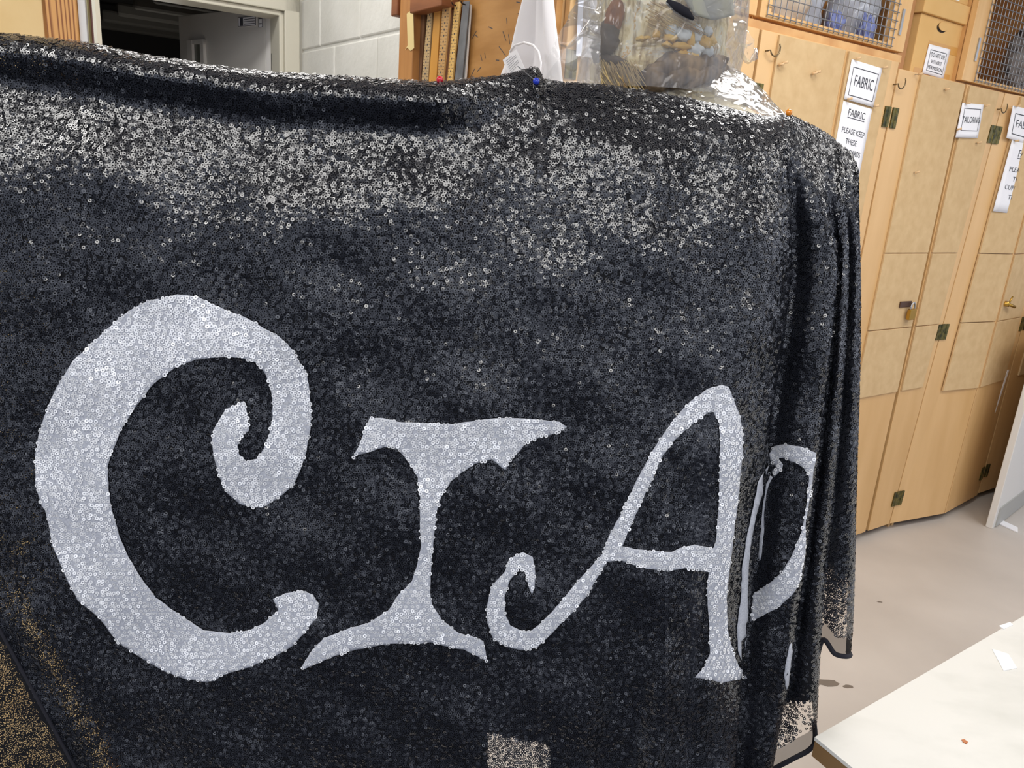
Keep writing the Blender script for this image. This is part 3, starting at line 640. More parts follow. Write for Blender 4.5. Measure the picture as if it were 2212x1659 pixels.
# painted collar costume piece on the neck
m_col = bpy.data.materials.new('painted_hessian'); m_col.use_nodes = True; nt = m_col.node_tree; p = nt.nodes['Principled BSDF']; p.inputs['Roughness'].default_value = .7
tc = nt.nodes.new('ShaderNodeTexCoord'); nz = nt.nodes.new('ShaderNodeTexNoise'); nz.inputs['Scale'].default_value = 24; nz.inputs['Detail'].default_value = 10; nz.inputs['Roughness'].default_value = .66; nz.inputs['Distortion'].default_value = .8
cr = nt.nodes.new('ShaderNodeValToRGB'); el = cr.color_ramp.elements
el[0].position = .26; el[0].color = (*S(120, 100, 78), 1); el[1].position = .80; el[1].color = (*S(230, 216, 170), 1)
for pos, c in ((.36, S(190, 168, 122)), (.45, S(226, 210, 164)), (.54, S(234, 222, 184)), (.60, S(220, 220, 206)), (.64, S(206, 162, 74)), (.69, S(214, 222, 224))):
    e = el.new(pos); e.color = (*c, 1)
nt.links.new(tc.outputs['Object'], nz.inputs['Vector']); nt.links.new(nz.outputs['Fac'], cr.inputs[0])
_mp = nt.nodes.new('ShaderNodeMapping'); _mp.inputs['Scale'].default_value = (150, 150, 26); _mp.inputs['Rotation'].default_value = (0, .35, 0); _n2 = nt.nodes.new('ShaderNodeTexNoise'); _n2.inputs['Scale'].default_value = 1; _n2.inputs['Detail'].default_value = 5
_r2 = nt.nodes.new('ShaderNodeValToRGB'); _r2.color_ramp.elements[0].position = .33; _r2.color_ramp.elements[0].color = (.42, .34, .24, 1); _r2.color_ramp.elements[1].position = .52; _r2.color_ramp.elements[1].color = (1, 1, 1, 1)
_mm = nt.nodes.new('ShaderNodeMix'); _mm.data_type = 'RGBA'; _mm.blend_type = 'MULTIPLY'; _mm.inputs[0].default_value = 1.0
nt.links.new(tc.outputs['Object'], _mp.inputs[0]); nt.links.new(_mp.outputs[0], _n2.inputs['Vector']); nt.links.new(_n2.outputs['Fac'], _r2.inputs[0])
nt.links.new(cr.outputs[0], _mm.inputs[6]); nt.links.new(_r2.outputs[0], _mm.inputs[7]); nt.links.new(_mm.outputs[2], p.inputs['Base Color'])
m_brown = mat('brown_felt', S(62, 48, 38), .8, 0, S(168, 142, 108), (60, 60, 14), 6, .36, .70)
m_straw = mat('straw', S(220, 196, 138), .7, 0, S(150, 120, 74), (60, 60, 8), 3)
cl = thing('costume_collar', 'painted hessian costume headpiece on the dress form neck', 'costume', (nx, ny, 1.585))
rows = []
for j in range(41):
    v = j/40; z = 1.578+v*.32; row = []
    for i in range(73):
        a = 2*math.pi*i/72; q = Vector((math.cos(a)*2.2, math.sin(a)*2.2, v*5))
        r = .083+.006*v+.010*noise.noise(q*1.2)+.004*noise.noise(q*4)
        row.append((nx+r*math.cos(a), ny+r*math.sin(a)*.95, z))
    rows.append(row)
MB().grid(rows).build('painted_wrap', m_col, cl, smooth=True)
# thick brown fold round the front right of the neck base
def resamp(pts, rs, n=40):
    P = np.array(pts); f = np.linspace(0, len(P)-1, n); k = np.arange(len(P))
    return [np.array([np.interp(q, k, P[:, c]) for c in range(3)]) for q in f], [float(np.interp(q, k, rs)) for q in f]
def neckpt(x, y, r=.095):             # where a sight line meets a cylinder of radius r about the neck
    d = ray(x, y); ox, oy = CAM[0]-nx, CAM[1]-ny
    A = d[0]**2+d[1]**2; B = 2*(ox*d[0]+oy*d[1]); Cc = ox*ox+oy*oy-r*r; disc = B*B-4*A*Cc
    t = (-B-math.sqrt(disc))/(2*A) if disc > 0 else -B/(2*A)
    return CAM+d*t
fb = MB()
for pp_, rr in ((((1372, 186), (1405, 160), (1445, 140), (1500, 140), (1560, 136)), [.006, .012, .013, .012, .008]),
                (((1380, 190), (1420, 172), (1470, 164), (1520, 160), (1562, 156)), [.007, .013, .015, .013, .008]),
                (((1325, 148), (1360, 158), (1400, 168), (1425, 156)), [.003, .006, .008, .004]),
                (((1430, 150), (1445, 126), (1452, 112)), [.010, .008, .003]), (((1510, 146), (1516, 130), (1540, 122)), [.010, .007, .003])):
    fb.tube(*resamp([neckpt(x, y, .089) for x, y in pp_], rr, 46), 20)
fb.v = [tuple(np.array(v)+.004*np.array(noise.noise_vector(Vector(v)*42))+.0035*np.array(noise.noise_vector(Vector(v)*120))) for v in fb.v]
fb.build('brown_fold', m_brown, cl, smooth=True)
fb = MB()
pts = [neckpt(x, y, .09) for x, y in ((1290, 118), (1310, 88), (1322, 62), (1330, 40))]
fb.tube(*resamp(pts, [.012, .018, .013, .006], 30), 20); pts = [neckpt(x, y, .09) for x, y in ((1292, 122), (1330, 132), (1362, 150), (1378, 170))]
fb.tube(*resamp(pts, [.007, .006, .006, .004], 30), 12)
fb.v = [tuple(np.array(v)+.006*np.array(noise.noise_vector(Vector(v)*45))+.003*np.array(noise.noise_vector(Vector(v)*120))) for v in fb.v]
fb.build('grey_brown_fold', mat('grey_felt', S(104, 92, 82), .8, 0, S(62, 54, 48), (40, 40, 40), 4), cl, smooth=True)
fb = MB(); fb.ball(neckpt(1330, 34, .09), .013, 12, 8, (1, .6, 1.5))
fb.v = [tuple(np.array(v)+.005*np.array(noise.noise_vector(Vector(v)*90))) for v in fb.v]
fb.build('rust_patch', mat('rust_felt', S(158, 98, 50), .8, 0, S(120, 70, 40), (60, 60, 60), 3), cl, smooth=True)
def dabs(name, m, spots):
    B = MB()
    for (x, y, sx, sy) in spots:
        c = neckpt(x, y, .0900); k0 = len(B.v); B.ball((0, 0, 0), 1, 14, 8)
        for i in range(k0, len(B.v)):
            v = Vector(B.v[i]); v = v*(1+.7*noise.noise(v*2.6+Vector((x, y, 0))))
            B.v[i] = tuple(c+np.array([v.x*sx*.0008, v.y*.0045, v.z*sy*.0008]))
    B.build(name, m, cl, smooth=True)
dabs('gold_paint', mat('gold_ochre', S(208, 164, 72), .6, 0, S(224, 190, 110), (60, 60, 60), 4), [(1385, 84, 9, 4), (1398, 82, 6, 3), (1418, 75, 6, 8), (1448, 82, 12, 6), (1440, 97, 8, 4), (1470, 100, 16, 5), (1492, 86, 8, 12), (1520, 92, 12, 8), (1535, 90, 8, 10), (1476, 116, 10, 5), (1500, 122, 8, 6), (1490, 134, 8, 4)])
dabs('white_paint', mat('bluish_white', S(216, 222, 222), .6, 0, S(190, 198, 202), (60, 60, 60), 4), [(1450, 66, 10, 9), (1475, 74, 12, 12), (1505, 72, 10, 12), (1500, 106, 14, 10), (1528, 112, 10, 9), (1484, 122, 8, 8), (1530, 68, 8, 7)])
sf = MB()
for k in range(380):
    x = random.uniform(1284, 1372); y = random.uniform(128, 196); r = .085+random.uniform(0, .018)
    L = random.uniform(22, 48); sl = random.uniform(.2, .75)
    sf.tube([neckpt(x, y, r), neckpt(x+L*sl*.5, y+L*.5, r+.004), neckpt(x+L*sl, y+L, r+.004)], [.0006, .0007, .0003], 4)
for k in range(70):
    x = random.uniform(1390, 1500); y = random.uniform(5, 60)-(1450-x)*.05; L = random.uniform(15, 40)
    sf.tube([neckpt(x, y, .094), neckpt(x+L*.9, y+L*.5, .098)], [.0009, .0003], 4)
tag(sf.build('straw_fringe', m_straw, cl), kind='stuff')
rows = [[neckpt(1452+48*v+u*(128-42*v), -40+v*(84-22*abs(u-.5)), .101+.003*math.sin(u*5)) for u in np.linspace(0, 1, 14)] for v in np.linspace(0, 1, 10)]
MB().grid(rows).build('net_panel', mat('grey_net', S(158, 158, 150), .7, 0, S(186, 184, 160), (18, 18, 18), 3), cl, smooth=True, solid=.001)
MB().tube([neckpt(x, y, .102) for x, y in ((1440, 2), (1462, 16), (1482, 28), (1498, 42))], [.003, .006, .006, .002], 8).build('dark_edge', m_black, cl, smooth=True)

# clear plastic
m_pl = bpy.data.materials.new('clear_polythene'); m_pl.use_nodes = True; nt = m_pl.node_tree; nt.nodes.remove(nt.nodes['Principled BSDF'])
out = nt.nodes['Material Output']; tr = nt.nodes.new('ShaderNodeBsdfTransparent'); tr.inputs[0].default_value = (.97, .97, .97, 1)
gl = nt.nodes.new('ShaderNodeBsdfGlossy'); gl.inputs['Roughness'].default_value = .10
tl = nt.nodes.new('ShaderNodeBsdfTranslucent'); df_ = nt.nodes.new('ShaderNodeBsdfDiffuse'); df_.inputs[0].default_value = (.9, .9, .92, 1); tl.inputs[0].default_value = (.9, .9, .92, 1)
frn = nt.nodes.new('ShaderNodeFresnel'); frn.inputs[0].default_value = 1.55
mx0 = nt.nodes.new('ShaderNodeMixShader'); mx0.inputs[0].default_value = .5
mx1 = nt.nodes.new('ShaderNodeMixShader'); mx1.inputs[0].default_value = .20; mx2 = nt.nodes.new('ShaderNodeMixShader')
nt.links.new(df_.outputs[0], mx0.inputs[1]); nt.links.new(tl.outputs[0], mx0.inputs[2])
nt.links.new(tr.outputs[0], mx1.inputs[1]); nt.links.new(mx0.outputs[0], mx1.inputs[2])
_fm = nt.nodes.new('ShaderNodeMath'); _fm.operation = 'MULTIPLY'; _fm.inputs[1].default_value = .6; nt.links.new(frn.outputs[0], _fm.inputs[0]); nt.links.new(_fm.outputs[0], mx2.inputs[0]); nt.links.new(mx1.outputs[0], mx2.inputs[1]); nt.links.new(gl.outputs[0], mx2.inputs[2])
nt.links.new(mx2.outputs[0], out.inputs[0])
_t = nt.nodes.new('ShaderNodeTexCoord'); _n = nt.nodes.new('ShaderNodeTexNoise'); _n.inputs['Scale'].default_value = 16; _n.inputs['Detail'].default_value = 2; _n.inputs['Distortion'].default_value = 1.2
_v = nt.nodes.new('ShaderNodeTexVoronoi'); _v.feature = 'DISTANCE_TO_EDGE'; _v.inputs['Scale'].default_value = 26
_mxv = nt.nodes.new('ShaderNodeVectorMath'); _mxv.operation = 'MULTIPLY_ADD'; _mxv.inputs[1].default_value = (.05, .05, .05)
nt.links.new(_t.outputs['Object'], _n.inputs['Vector']); nt.links.new(_n.outputs['Color'], _mxv.inputs[0]); nt.links.new(_t.outputs['Object'], _mxv.inputs[2]); nt.links.new(_mxv.outputs[0], _v.inputs['Vector'])
_rv = nt.nodes.new('ShaderNodeMapRange'); _rv.inputs['From Max'].default_value = .10; nt.links.new(_v.outputs['Distance'], _rv.inputs['Value'])
_b = nt.nodes.new('ShaderNodeBump'); _b.inputs['Strength'].default_value = .45; _b.inputs['Distance'].default_value = .002; nt.links.new(_rv.outputs[0], _b.inputs['Height'])
for _s in (gl, df_, frn): nt.links.new(_b.outputs[0], _s.inputs['Normal'])
pb = thing('plastic_bag', 'crumpled clear plastic bag wrapped round the dress form neck', 'plastic bag', (nx, ny, 1.56))
def crinkle(p, a=.006, f=30):
    v = Vector(p)
    return np.array(p) + a*np.array(noise.noise_vector(v*f)) + a*.35*np.array(noise.noise_vector(v*f*2.3)) + np.array([0, -1, .3])*a*1.1*(1-2*abs(noise.noise(v*f*.9+Vector((3, 1, 7)))))
rows = []
for j in range(44):
    v = j/43; z = 1.60+v*.30; row = []
    for i in range(90):
        a = 2*math.pi*i/89; r = .108+.003*math.sin(3*a+9*v)
        row.append(crinkle((nx+r*math.cos(a), ny+r*math.sin(a)*.97, z),   .002, 24))
    rows.append(row)
MB().grid(rows).build('neck_cover', m_pl, pb, smooth=True)
def patch(name, top, bot, Yt, Yb_, rows_=36, cols=60, a=.006, f=26):
    # top/bot: polylines of photo points, unrolled between depths Yt (top) and Yb_ (bottom)
    tx = np.array(top, float); bx = np.array(bot, float)
    P = []
    for j in range(rows_+1):
        v = j/rows_; row = []
        for i in range(cols+1):
            u = i/cols
            t = [np.interp(u, np.linspace(0, 1, len(tx)), tx[:, k]) for k in (0, 1)]
            b = [np.interp(u, np.linspace(0, 1, len(bx)), bx[:, k]) for k in (0, 1)]
            x = t[0]+(b[0]-t[0])*v; y = t[1]+(b[1]-t[1])*v
            row.append(crinkle(at(x, y, Yt+(Yb_-Yt)*v - .02*math.sin(math.pi*v)), a*.7, f))
        P.append(row)
    MB().grid(P).build(name, m_pl, pb, smooth=True)
patch('side_flap', [(1262, -40), (1272, -40), (1285, -40), (1300, -40)], [(1150, 205), (1190, 205), (1240, 205), (1296, 205)], 1.11, 1.05)
patch('side_flap', [(1268, 60), (1280, 40), (1290, 20), (1298, 0)], [(1160, 190), (1200, 195), (1250, 195), (1296, 200)], 1.09, 1.06, a=.008)
patch('shoulder_cover', [(1345, 186), (1400, 164), (1480, 149), (1540, 136), (1575, 143), (1632, 182), (1680, 232), (1704, 264)], [(1345, 215), (1400, 222), (1480, 232), (1540, 248), (1575, 258), (1632, 272), (1680, 285), (1704, 285)], 1.10, 1.035, a=.006, f=24)
patch('shoulder_cover', [(1560, 150), (1600, 168), (1640, 196), (1680, 236), (1702, 262)], [(1545, 235), (1600, 262), (1640, 276), (1680, 285), (1702, 285)], 1.085, 1.03, a=.008, f=40, rows_=30, cols=50)
patch('torn_strip', [(1585, 42), (1596, 38), (1606, 46), (1612, 60)], [(1600, 125), (1618, 142), (1634, 130), (1636, 112)], 1.10, 1.11, 26, 26, .007, 50)

# ------------------------------------------------------------------ the sequinned cloth
XT = [-260, -200, 0, 100, 200, 300, 400, 500, 600, 700, 800, 860, 940, 1000, 1060, 1100, 1135, 1160, 1172, 1200, 1250, 1330, 1400, 1500, 1600, 1655, 1685, 1700, 1730, 1760, 1800, 1830, 1845, 1852, 1856]
YT = [40, 48, 72, 83, 95, 118, 133, 148, 157, 163, 170, 173, 178, 173, 168, 161, 152, 146, 172, 178, 182, 189, 199, 217, 241, 256, 252, 249, 262, 276, 301, 327, 347, 370, 385]
def ytop(x): return np.interp(x, XT, YT)
def I(xs, ys): return lambda y: np.interp(y, xs, ys)
edgeA = I([250, 400, 600, 740, 900, 1100, 1400, 1659, 1800], [1712, 1712, 1706, 1690, 1664, 1640, 1606, 1586, 1576])
edgeB = I([300, 400, 530, 780, 965, 1098, 1193, 1283, 1390, 1470, 1520, 1659, 1800], [1795, 1803, 1811, 1789, 1768, 1751, 1741, 1728, 1712, 1704, 1692, 1667, 1640])
edgeC = I([300, 400, 530, 780, 1045, 1204, 1310, 1442, 1590, 1700], [1822, 1828, 1834, 1823, 1801, 1783, 1774, 1768, 1761, 1757])
edgeD = I([340, 370, 400, 500, 780, 1098, 1310, 1405, 1500], [1849, 1853, 1856, 1859, 1856, 1847, 1842, 1837, 1832])
# stations of the right hand zone: (top x, path(y), extra depth, bottom y)
ST = [
 (1450, lambda y: 1450-(y-300)*.01, 0.000, 1800),
 (1510, lambda y: 1510-(y-300)*.02, 0.000, 1800),
 (1570, lambda y: edgeA(y)-105, 0.000, 1800),
 (1625, lambda y: edgeA(y)-62, 0.006, 1800),
 (1662, lambda y: edgeA(y)-24, 0.028, 1800),
 (1690, lambda y: edgeA(y), 0.052, 1800),
 (1700, lambda y: edgeA(y)-12, 0.074, 1800),
 (1712, lambda y: edgeA(y)+14, 0.080, 1800),
 (1730, lambda y: edgeA(y)+(edgeB(y)-edgeA(y))*.5, 0.056, 1800),
 (1752, lambda y: edgeB(y)-14, 0.048, 1780),
 (1766, lambda y: edgeB(y), 0.060, 1700),
 (1774, lambda y: edgeB(y)-10, 0.082, 1672),
 (1784, lambda y: edgeB(y)+10, 0.084, 1658),
 (1800, lambda y: (edgeB(y)+edgeC(y))*.5, 0.070, 1638),
 (1815, lambda y: edgeC(y)-10, 0.068, 1618),
 (1824, lambda y: edgeC(y), 0.078, 1592),
 (1829, lambda y: edgeC(y)-10, 0.100, 1500),
 (1833, lambda y: edgeC(y)+4, 0.106, 1385),
 (1840, lambda y: edgeC(y)+(edgeD(y)-edgeC(y))*.5, 0.094, 1412),
 (1846, lambda y: edgeD(y)-9, 0.092, 1418),
 (1851, lambda y: edgeD(y), 0.106, 1414),
 (1850, lambda y: edgeD(y)-10, 0.140, 1405),
]
Y0 = .925
def sm(a, b, x): t = np.clip((x-a)/(b-a), 0, 1); return t*t*(3-2*t)
def base_depth(px, py):
    """world y of the draped sheet (left zone and chest)"""
    t = py-ytop(px)
    wl = 1-sm(930, 1140, px)          # the slack swag between the left end and the dress form
    sc = np.interp(px, [-200, 100, 600, 1000], [.85, .95, 1.0, .95])
    tt = t/sc
    sag = np.interp(tt, [0, 10, 24, 44, 70, 100, 120, 150, 200, 250, 290, 340, 480, 700, 1000, 1700],
                        [.048, .020, .008, .003, .010, .020, .0215, .0165, .0055, -.0050, -.0115, -.0150, -.017, -.015, -.012, -.008])
    ch = np.interp(t, [0, 8, 25, 60, 120, 200, 320, 480, 700, 1000, 1700], [.075, .068, .060, .046, .030, .016, .003, -.005, -.010, -.012, -.010])
    d = Y0 + wl*sag + (1-wl)*(ch+.012)
    d = d + .012*sm(1500, 1700, px)*0
    # soft vertical pleats low down on the right, ripples elsewhere
    k = sm(1150, 1700, py)*sm(1180, 1400, px)
    d = d + k*(.010*np.sin((px-1180+.16*(py-1200))/27.0)+.005*np.sin((px+.12*py)/13.0))
    d = d + .0026*np.sin(px/95.0+py/140.0)+.0018*np.sin(px/43.0-py/120.0+1.3)+.0014*np.sin(py/37.0+px/160.0)
    return d
NL = 166
left_x = np.linspace(-250, 1450, NL)[:-1]
nst = len(ST); sub = 9
fine = np.linspace(0, nst-1, (nst-1)*sub+1)
NR = 190
tv = np.linspace(0, 1, NR)**1.12
def cr_interp(V, f):                  # Catmull-Rom through V (n,) at f
    n = len(V); i = np.clip(np.floor(f).astype(int), 0, n-2); t = f-i
    g = lambda k: V[np.clip(k, 0, n-1)]
    p0, p1, p2, p3 = g(i-1), g(i), g(i+1), g(i+2)
    return .5*((2*p1)+(-p0+p2)*t+(2*p0-5*p1+4*p2-p3)*t*t+(-p0+3*p1-3*p2+p3)*t**3)
PX = np.zeros((NR, NL-1+len(fine))); PY = PX.copy(); DD = PX.copy()
for r in range(NR):
    PX[r, :NL-1] = left_x; yt = ytop(left_x); PY[r, :NL-1] = yt+tv[r]*(1800-yt)
    DD[r, :NL-1] = base_depth(left_x, PY[r, :NL-1])
    xs = []; ys = []; ds = []
    for (xt, path, ex, yb) in ST:
        y0 = float(ytop(xt)); y = y0+tv[r]*(yb-y0); k = float(sm(y0, y0+330, y))
        x = xt+(float(path(y))-xt)*k
        fold = k*ex + (1-k)*.030*max(0, (xt-1640)/210)**1.5
        ds.append(float(base_depth(min(x, 1700), y0*0+float(ytop(min(x, 1700)))+(y-y0)))+fold+.02*max(0, (xt-1560)/290)*(1-k)); xs.append(x); ys.append(y)
    PX[r, NL-1:] = cr_interp(np.array(xs), fine); PY[r, NL-1:] = cr_interp(np.array(ys), fine); DD[r, NL-1:] = cr_interp(np.array(ds), fine)
def unproj(px, py, Y):
    d = FW[None]+RT[None]*((px.ravel()-1106)/FPX)[:, None]-UP[None]*((py.ravel()-829.5)/FPX)[:, None]
    return (CAM[None]+d*(Y.ravel()/d[:, 1])[:, None]).reshape(px.shape+(3,))
CL = unproj(PX, PY, DD)
def grads(G):
    gu = np.gradient(G, axis=1); gv = np.gradient(G, axis=0); n = np.cross(gu, gv); n /= (np.linalg.norm(n, axis=2, keepdims=True)+1e-12)
    flip = ((n*(CAM-G)).sum(2, keepdims=True) < 0) & (np.arange(G.shape[1])[None, :, None] < NL)
    return n
NRM = grads(CL)
if NRM[NR//2, NL//2] @ (CAM-CL[NR//2, NL//2]) < 0: NRM = -NRM
# sheerness: how open the knitted net is
def dist_line(px, py, a, b):          # signed distance, + to the right/below of a->b
    d = np.array(b, float)-np.array(a, float); d /= np.linalg.norm(d)
    return (px-a[0])*(-d[1])+(py-a[1])*d[0]
def left_edge(px, py): return -dist_line(px, py, (-20, 1318), (170, 1668))     # + to the right of the folded edge
def sheer_of(px, py):
    s = np.zeros_like(px)
    nz_ = .5+.5*np.sin(px/17.0+np.sin(py/23.0)*2)*np.sin(py/29.0+np.sin(px/31.0)*2)
    le = left_edge(px, py)
    band = np.clip(1-np.abs(le-62)/58, 0, 1)*sm(1180, 1300, py)
    s = np.maximum(s, band*(.30+.12*nz_))
    s = np.maximum(s, .16*np.clip(1-px/260, 0, 1)*sm(420, 1200, py)*nz_+.20*np.clip(1-px/330, 0, 1)*nz_*(py > 380)*.9)
    s = np.where(le < -6, .29+.07*nz_, s); s = np.where(np.abs(le) < 13, .0, s)
    tl_ = py-ytop(px); s = np.maximum(s, .40*nz_*np.exp(-((tl_-62)/34)**2)*np.clip(1-np.abs(px-60)/190, 0, 1))
    patch_ = (dist_line(px, py, (1055, 1583), (1192, 1612)) > 0) & (px > 1050+(1600-py)*.02) & (px < 1190-(py-1600)*.06)
    s = np.where(patch_, .78, s)
    return s
SH = sheer_of(PX, PY)
cols = np.arange(PX.shape[1]); stf = np.where(cols < NL-1, -1.0, (cols-(NL-1))/sub)[None, :]+0*PX
YBOT = PY[-1][None, :]+0*PX
hemC = (stf > 10.6) & (stf < 15.6); hemD = (stf > 16.6) & (stf < 21)
SH = np.where(hemC & (PY > YBOT-44), 1.0, SH); SH = np.where(hemC & (PY <= YBOT-44) & (PY > YBOT-142+np.clip((stf-12)*20, 0, 80)), .80, SH)
SH = np.where(hemD & (PY > YBOT-40) & (stf < 20.2), 1.0, SH); SH = np.where(hemD & (PY <= YBOT-40) & (PY > YBOT-170), .35+.4*np.clip((PY-YBOT+170)/130, 0, 1), SH)

m_cl = bpy.data.materials.new('black_net'); m_cl.use_nodes = True; nt = m_cl.node_tree; p = nt.nodes['Principled BSDF']; out = nt.nodes['Material Output']
p.inputs['Base Color'].default_value = (.006, .0065, .009, 1); p.inputs['Roughness'].default_value = .7; p.inputs['Specular IOR Level'].default_value = .2
tc = nt.nodes.new('ShaderNodeTexCoord'); vo = nt.nodes.new('ShaderNodeTexVoronoi'); vo.inputs['Scale'].default_value = 500; vo.inputs['Randomness'].default_value = .75
at_ = nt.nodes.new('ShaderNodeAttribute'); at_.attribute_name = 'sheer'
ls_ = nt.nodes.new('ShaderNodeMath'); ls_.operation = 'LESS_THAN'
gt = nt.nodes.new('ShaderNodeMath'); gt.operation = 'GREATER_THAN'; gt.inputs[1].default_value = .93
ml = nt.nodes.new('ShaderNodeMath'); ml.operation = 'MULTIPLY'; ml.inputs[1].default_value = .46
mn = nt.nodes.new('ShaderNodeMath'); mn.operation = 'MULTIPLY'
iv = nt.nodes.new('ShaderNodeMath'); iv.operation = 'SUBTRACT'; iv.inputs[0].default_value = 1
ad = nt.nodes.new('ShaderNodeMath'); ad.operation = 'ADD'
trn = nt.nodes.new('ShaderNodeBsdfTransparent'); mx = nt.nodes.new('ShaderNodeMixShader')
nt.links.new(tc.outputs['Object'], vo.inputs['Vector']); nt.links.new(vo.outputs['Distance'], ls_.inputs[0]); nt.links.new(at_.outputs['Fac'], ls_.inputs[1])
nt.links.new(at_.outputs['Fac'], gt.inputs[0]); nt.links.new(gt.outputs[0], ml.inputs[0]); nt.links.new(gt.outputs[0], iv.inputs[1])
nt.links.new(ls_.outputs[0], mn.inputs[0]); nt.links.new(iv.outputs[0], mn.inputs[1]); nt.links.new(mn.outputs[0], ad.inputs[0]); nt.links.new(ml.outputs[0], ad.inputs[1])
nt.links.new(ad.outputs[0], mx.inputs[0]); nt.links.new(p.outputs[0], mx.inputs[1]); nt.links.new(trn.outputs[0], mx.inputs[2]); nt.links.new(mx.outputs[0], out.inputs[0])
cb = MB().grid(CL); cloth = cb.build('sequinned_cloth', m_cl, smooth=True)
tag(cloth, 'black sequinned cloth with large silver letters, draped over the dress form', 'cloth')
atr = cloth.data.attributes.new('sheer', 'FLOAT', 'POINT'); atr.data.foreach_set('value', SH.ravel().astype(np.float32))
cloth_bvh = BVHTree.FromPolygons([tuple(v) for v in cb.v], cb.f)

def rings(name, C, Nn, r_out, r_in, m, parent, tilt, seg=8):
    """one mesh of little flat rings at C facing Nn"""
    n = len(C); Nn = Nn+rng.normal(0, tilt, (n, 3)); Nn /= np.linalg.norm(Nn, axis=1, keepdims=True)
    ref = np.tile(np.array([[.3, .2, 1.0]]), (n, 1)); a = np.cross(ref, Nn); a /= np.linalg.norm(a, axis=1, keepdims=True); b = np.cross(Nn, a)
    ang = np.linspace(0, 2*math.pi, seg, endpoint=False); ro = (r_out*(1+rng.normal(0, .03, n)))[:, None, None]
    ca, sa = np.cos(ang)[None, :, None], np.sin(ang)[None, :, None]
    dirn = a[:, None, :]*ca+b[:, None, :]*sa
    V = np.concatenate([C[:, None, :]+dirn*ro, C[:, None, :]+dirn*ro*(r_in/r_out)+Nn[:, None, :]*r_out*.02], axis=1).reshape(-1, 3)
    k = np.arange(seg); F1 = np.stack([k, (k+1) % seg, seg+(k+1) % seg, seg+k], 1)
    F = (F1[None]+(np.arange(n)*2*seg)[:, None, None]).reshape(-1, 4)
    me = bpy.data.meshes.new(name); me.vertices.add(len(V)); me.vertices.foreach_set('co', V.astype(np.float32).ravel())
    me.loops.add(F.size); me.loops.foreach_set('vertex_index', F.astype(np.int32).ravel())
    me.polygons.add(len(F)); me.polygons.foreach_set('loop_start', np.arange(0, F.size, 4, dtype=np.int32))
    me.update(calc_edges=True); me.materials.append(m)
    o = bpy.data.objects.new(name, me); COL.objects.link(o); o.parent = parent; o['kind'] = 'stuff'; OFF[o.name] = np.zeros(3)
    return o
m_seq = mat('black_sequin', (.013, .0145, .021), .23, 0.0, spec=1.0)
m_seq.node_tree.nodes['Principled BSDF'].inputs['IOR'].default_value = 1.58
m_sil = mat('silver_sequin', S(250, 252, 255), .18, .15, spec=1.0)
# sequin sites: rows sewn along the cloth at equal spacing
mid = NR//3
lu = np.concatenate([[0], np.cumsum(np.linalg.norm(np.diff(CL[mid], axis=0), axis=1))]); lv = np.concatenate([[0], np.cumsum(np.linalg.norm(np.diff(CL[:, NL//2], axis=0), axis=1))])
DU, DV = .00375, .00325
nu, nv = int(lu[-1]/DU), int(lv[-1]/DV)
uu, vv = np.meshgrid(np.arange(nu), np.arange(nv)); uu = uu+.5*(vv % 2)
lx = (uu*DU+rng.normal(0, .00075, uu.shape)).ravel(); ly = (vv*DV+rng.normal(0, .00065, uu.shape)).ravel()
ok = (lx > 0) & (lx < lu[-1]*.999) & (ly > 0) & (ly < lv[-1]*.999); lx, ly = lx[ok], ly[ok]
fu = np.interp(lx, lu, np.arange(len(lu))); fv = np.interp(ly, lv, np.arange(NR))
def bil(G, fu, fv):
    i = np.clip(fu.astype(int), 0, G.shape[1]-2); j = np.clip(fv.astype(int), 0, G.shape[0]-2); a = fu-i; b = fv-j
    if G.ndim == 3: a = a[:, None]; b = b[:, None]
    return G[j, i]*(1-a)*(1-b)+G[j, i+1]*a*(1-b)+G[j+1, i]*(1-a)*b+G[j+1, i+1]*a*b
C = bil(CL, fu, fv); Nn = bil(NRM, fu, fv); px = bil(PX, fu, fv); py = bil(PY, fu, fv); s_ = bil(SH, fu, fv); st_ = bil(stf, fu, fv)
keep = (s_ < .92) & (px > -60) & (py < 1796) & (left_edge(px, py) > -4)
drop = rng.random(len(px)) < np.where((s_ > .2) & (px < 300) & (py > 1150), .35, .05+.10*(np.sin(px/60+np.sin(py/41)*2)*np.sin(py/53) > .75))
keep &= ~drop & (st_ < 20.6)
C, Nn, px, py = C[keep], Nn[keep], px[keep], py[keep]
Nn = Nn/np.linalg.norm(Nn, axis=1, keepdims=True)
# scale-like lean that wanders over the cloth
lean = np.stack([np.sin(px/33+py/51), 0*px, np.cos(px/47-py/29)], 1)*.07
C = C+Nn*(.0012+.0006*rng.random(len(C)))[:, None]
rings('sequins', C, Nn+lean, .00238, .00100, m_seq, cloth, .145)

# bound hem of the two short folds
def hem(c0, c1, label=None):
    pts = [CL[-1, c] for c in range(c0, c1+1)]
    MB().tube(pts, .0038, 8).build('hem_binding', m_black, cloth, smooth=True)
hem(NL-1+int(10.6*sub), NL-1+int(15.5*sub)); hem(NL-1+int(16.7*sub), NL-1+int(20.6*sub))
eb = [i for i in range(0)]
q = []
for k in range(30):
    u = k/29; x = -60+u*240; y = 1318+(x+20)/190*350
    h = cloth_bvh.ray_cast(Vector(CAM), Vector(ray(x, y)))
    if h[0] is not None: q.append(np.array(h[0])+np.array(h[1])*(.002 if h[1] @ Vector(CAM-np.array(h[0])) > 0 else -.002))
if len(q) > 3: MB().tube(q, .0022, 8).build('fold_edge', m_black, cloth, smooth=True)

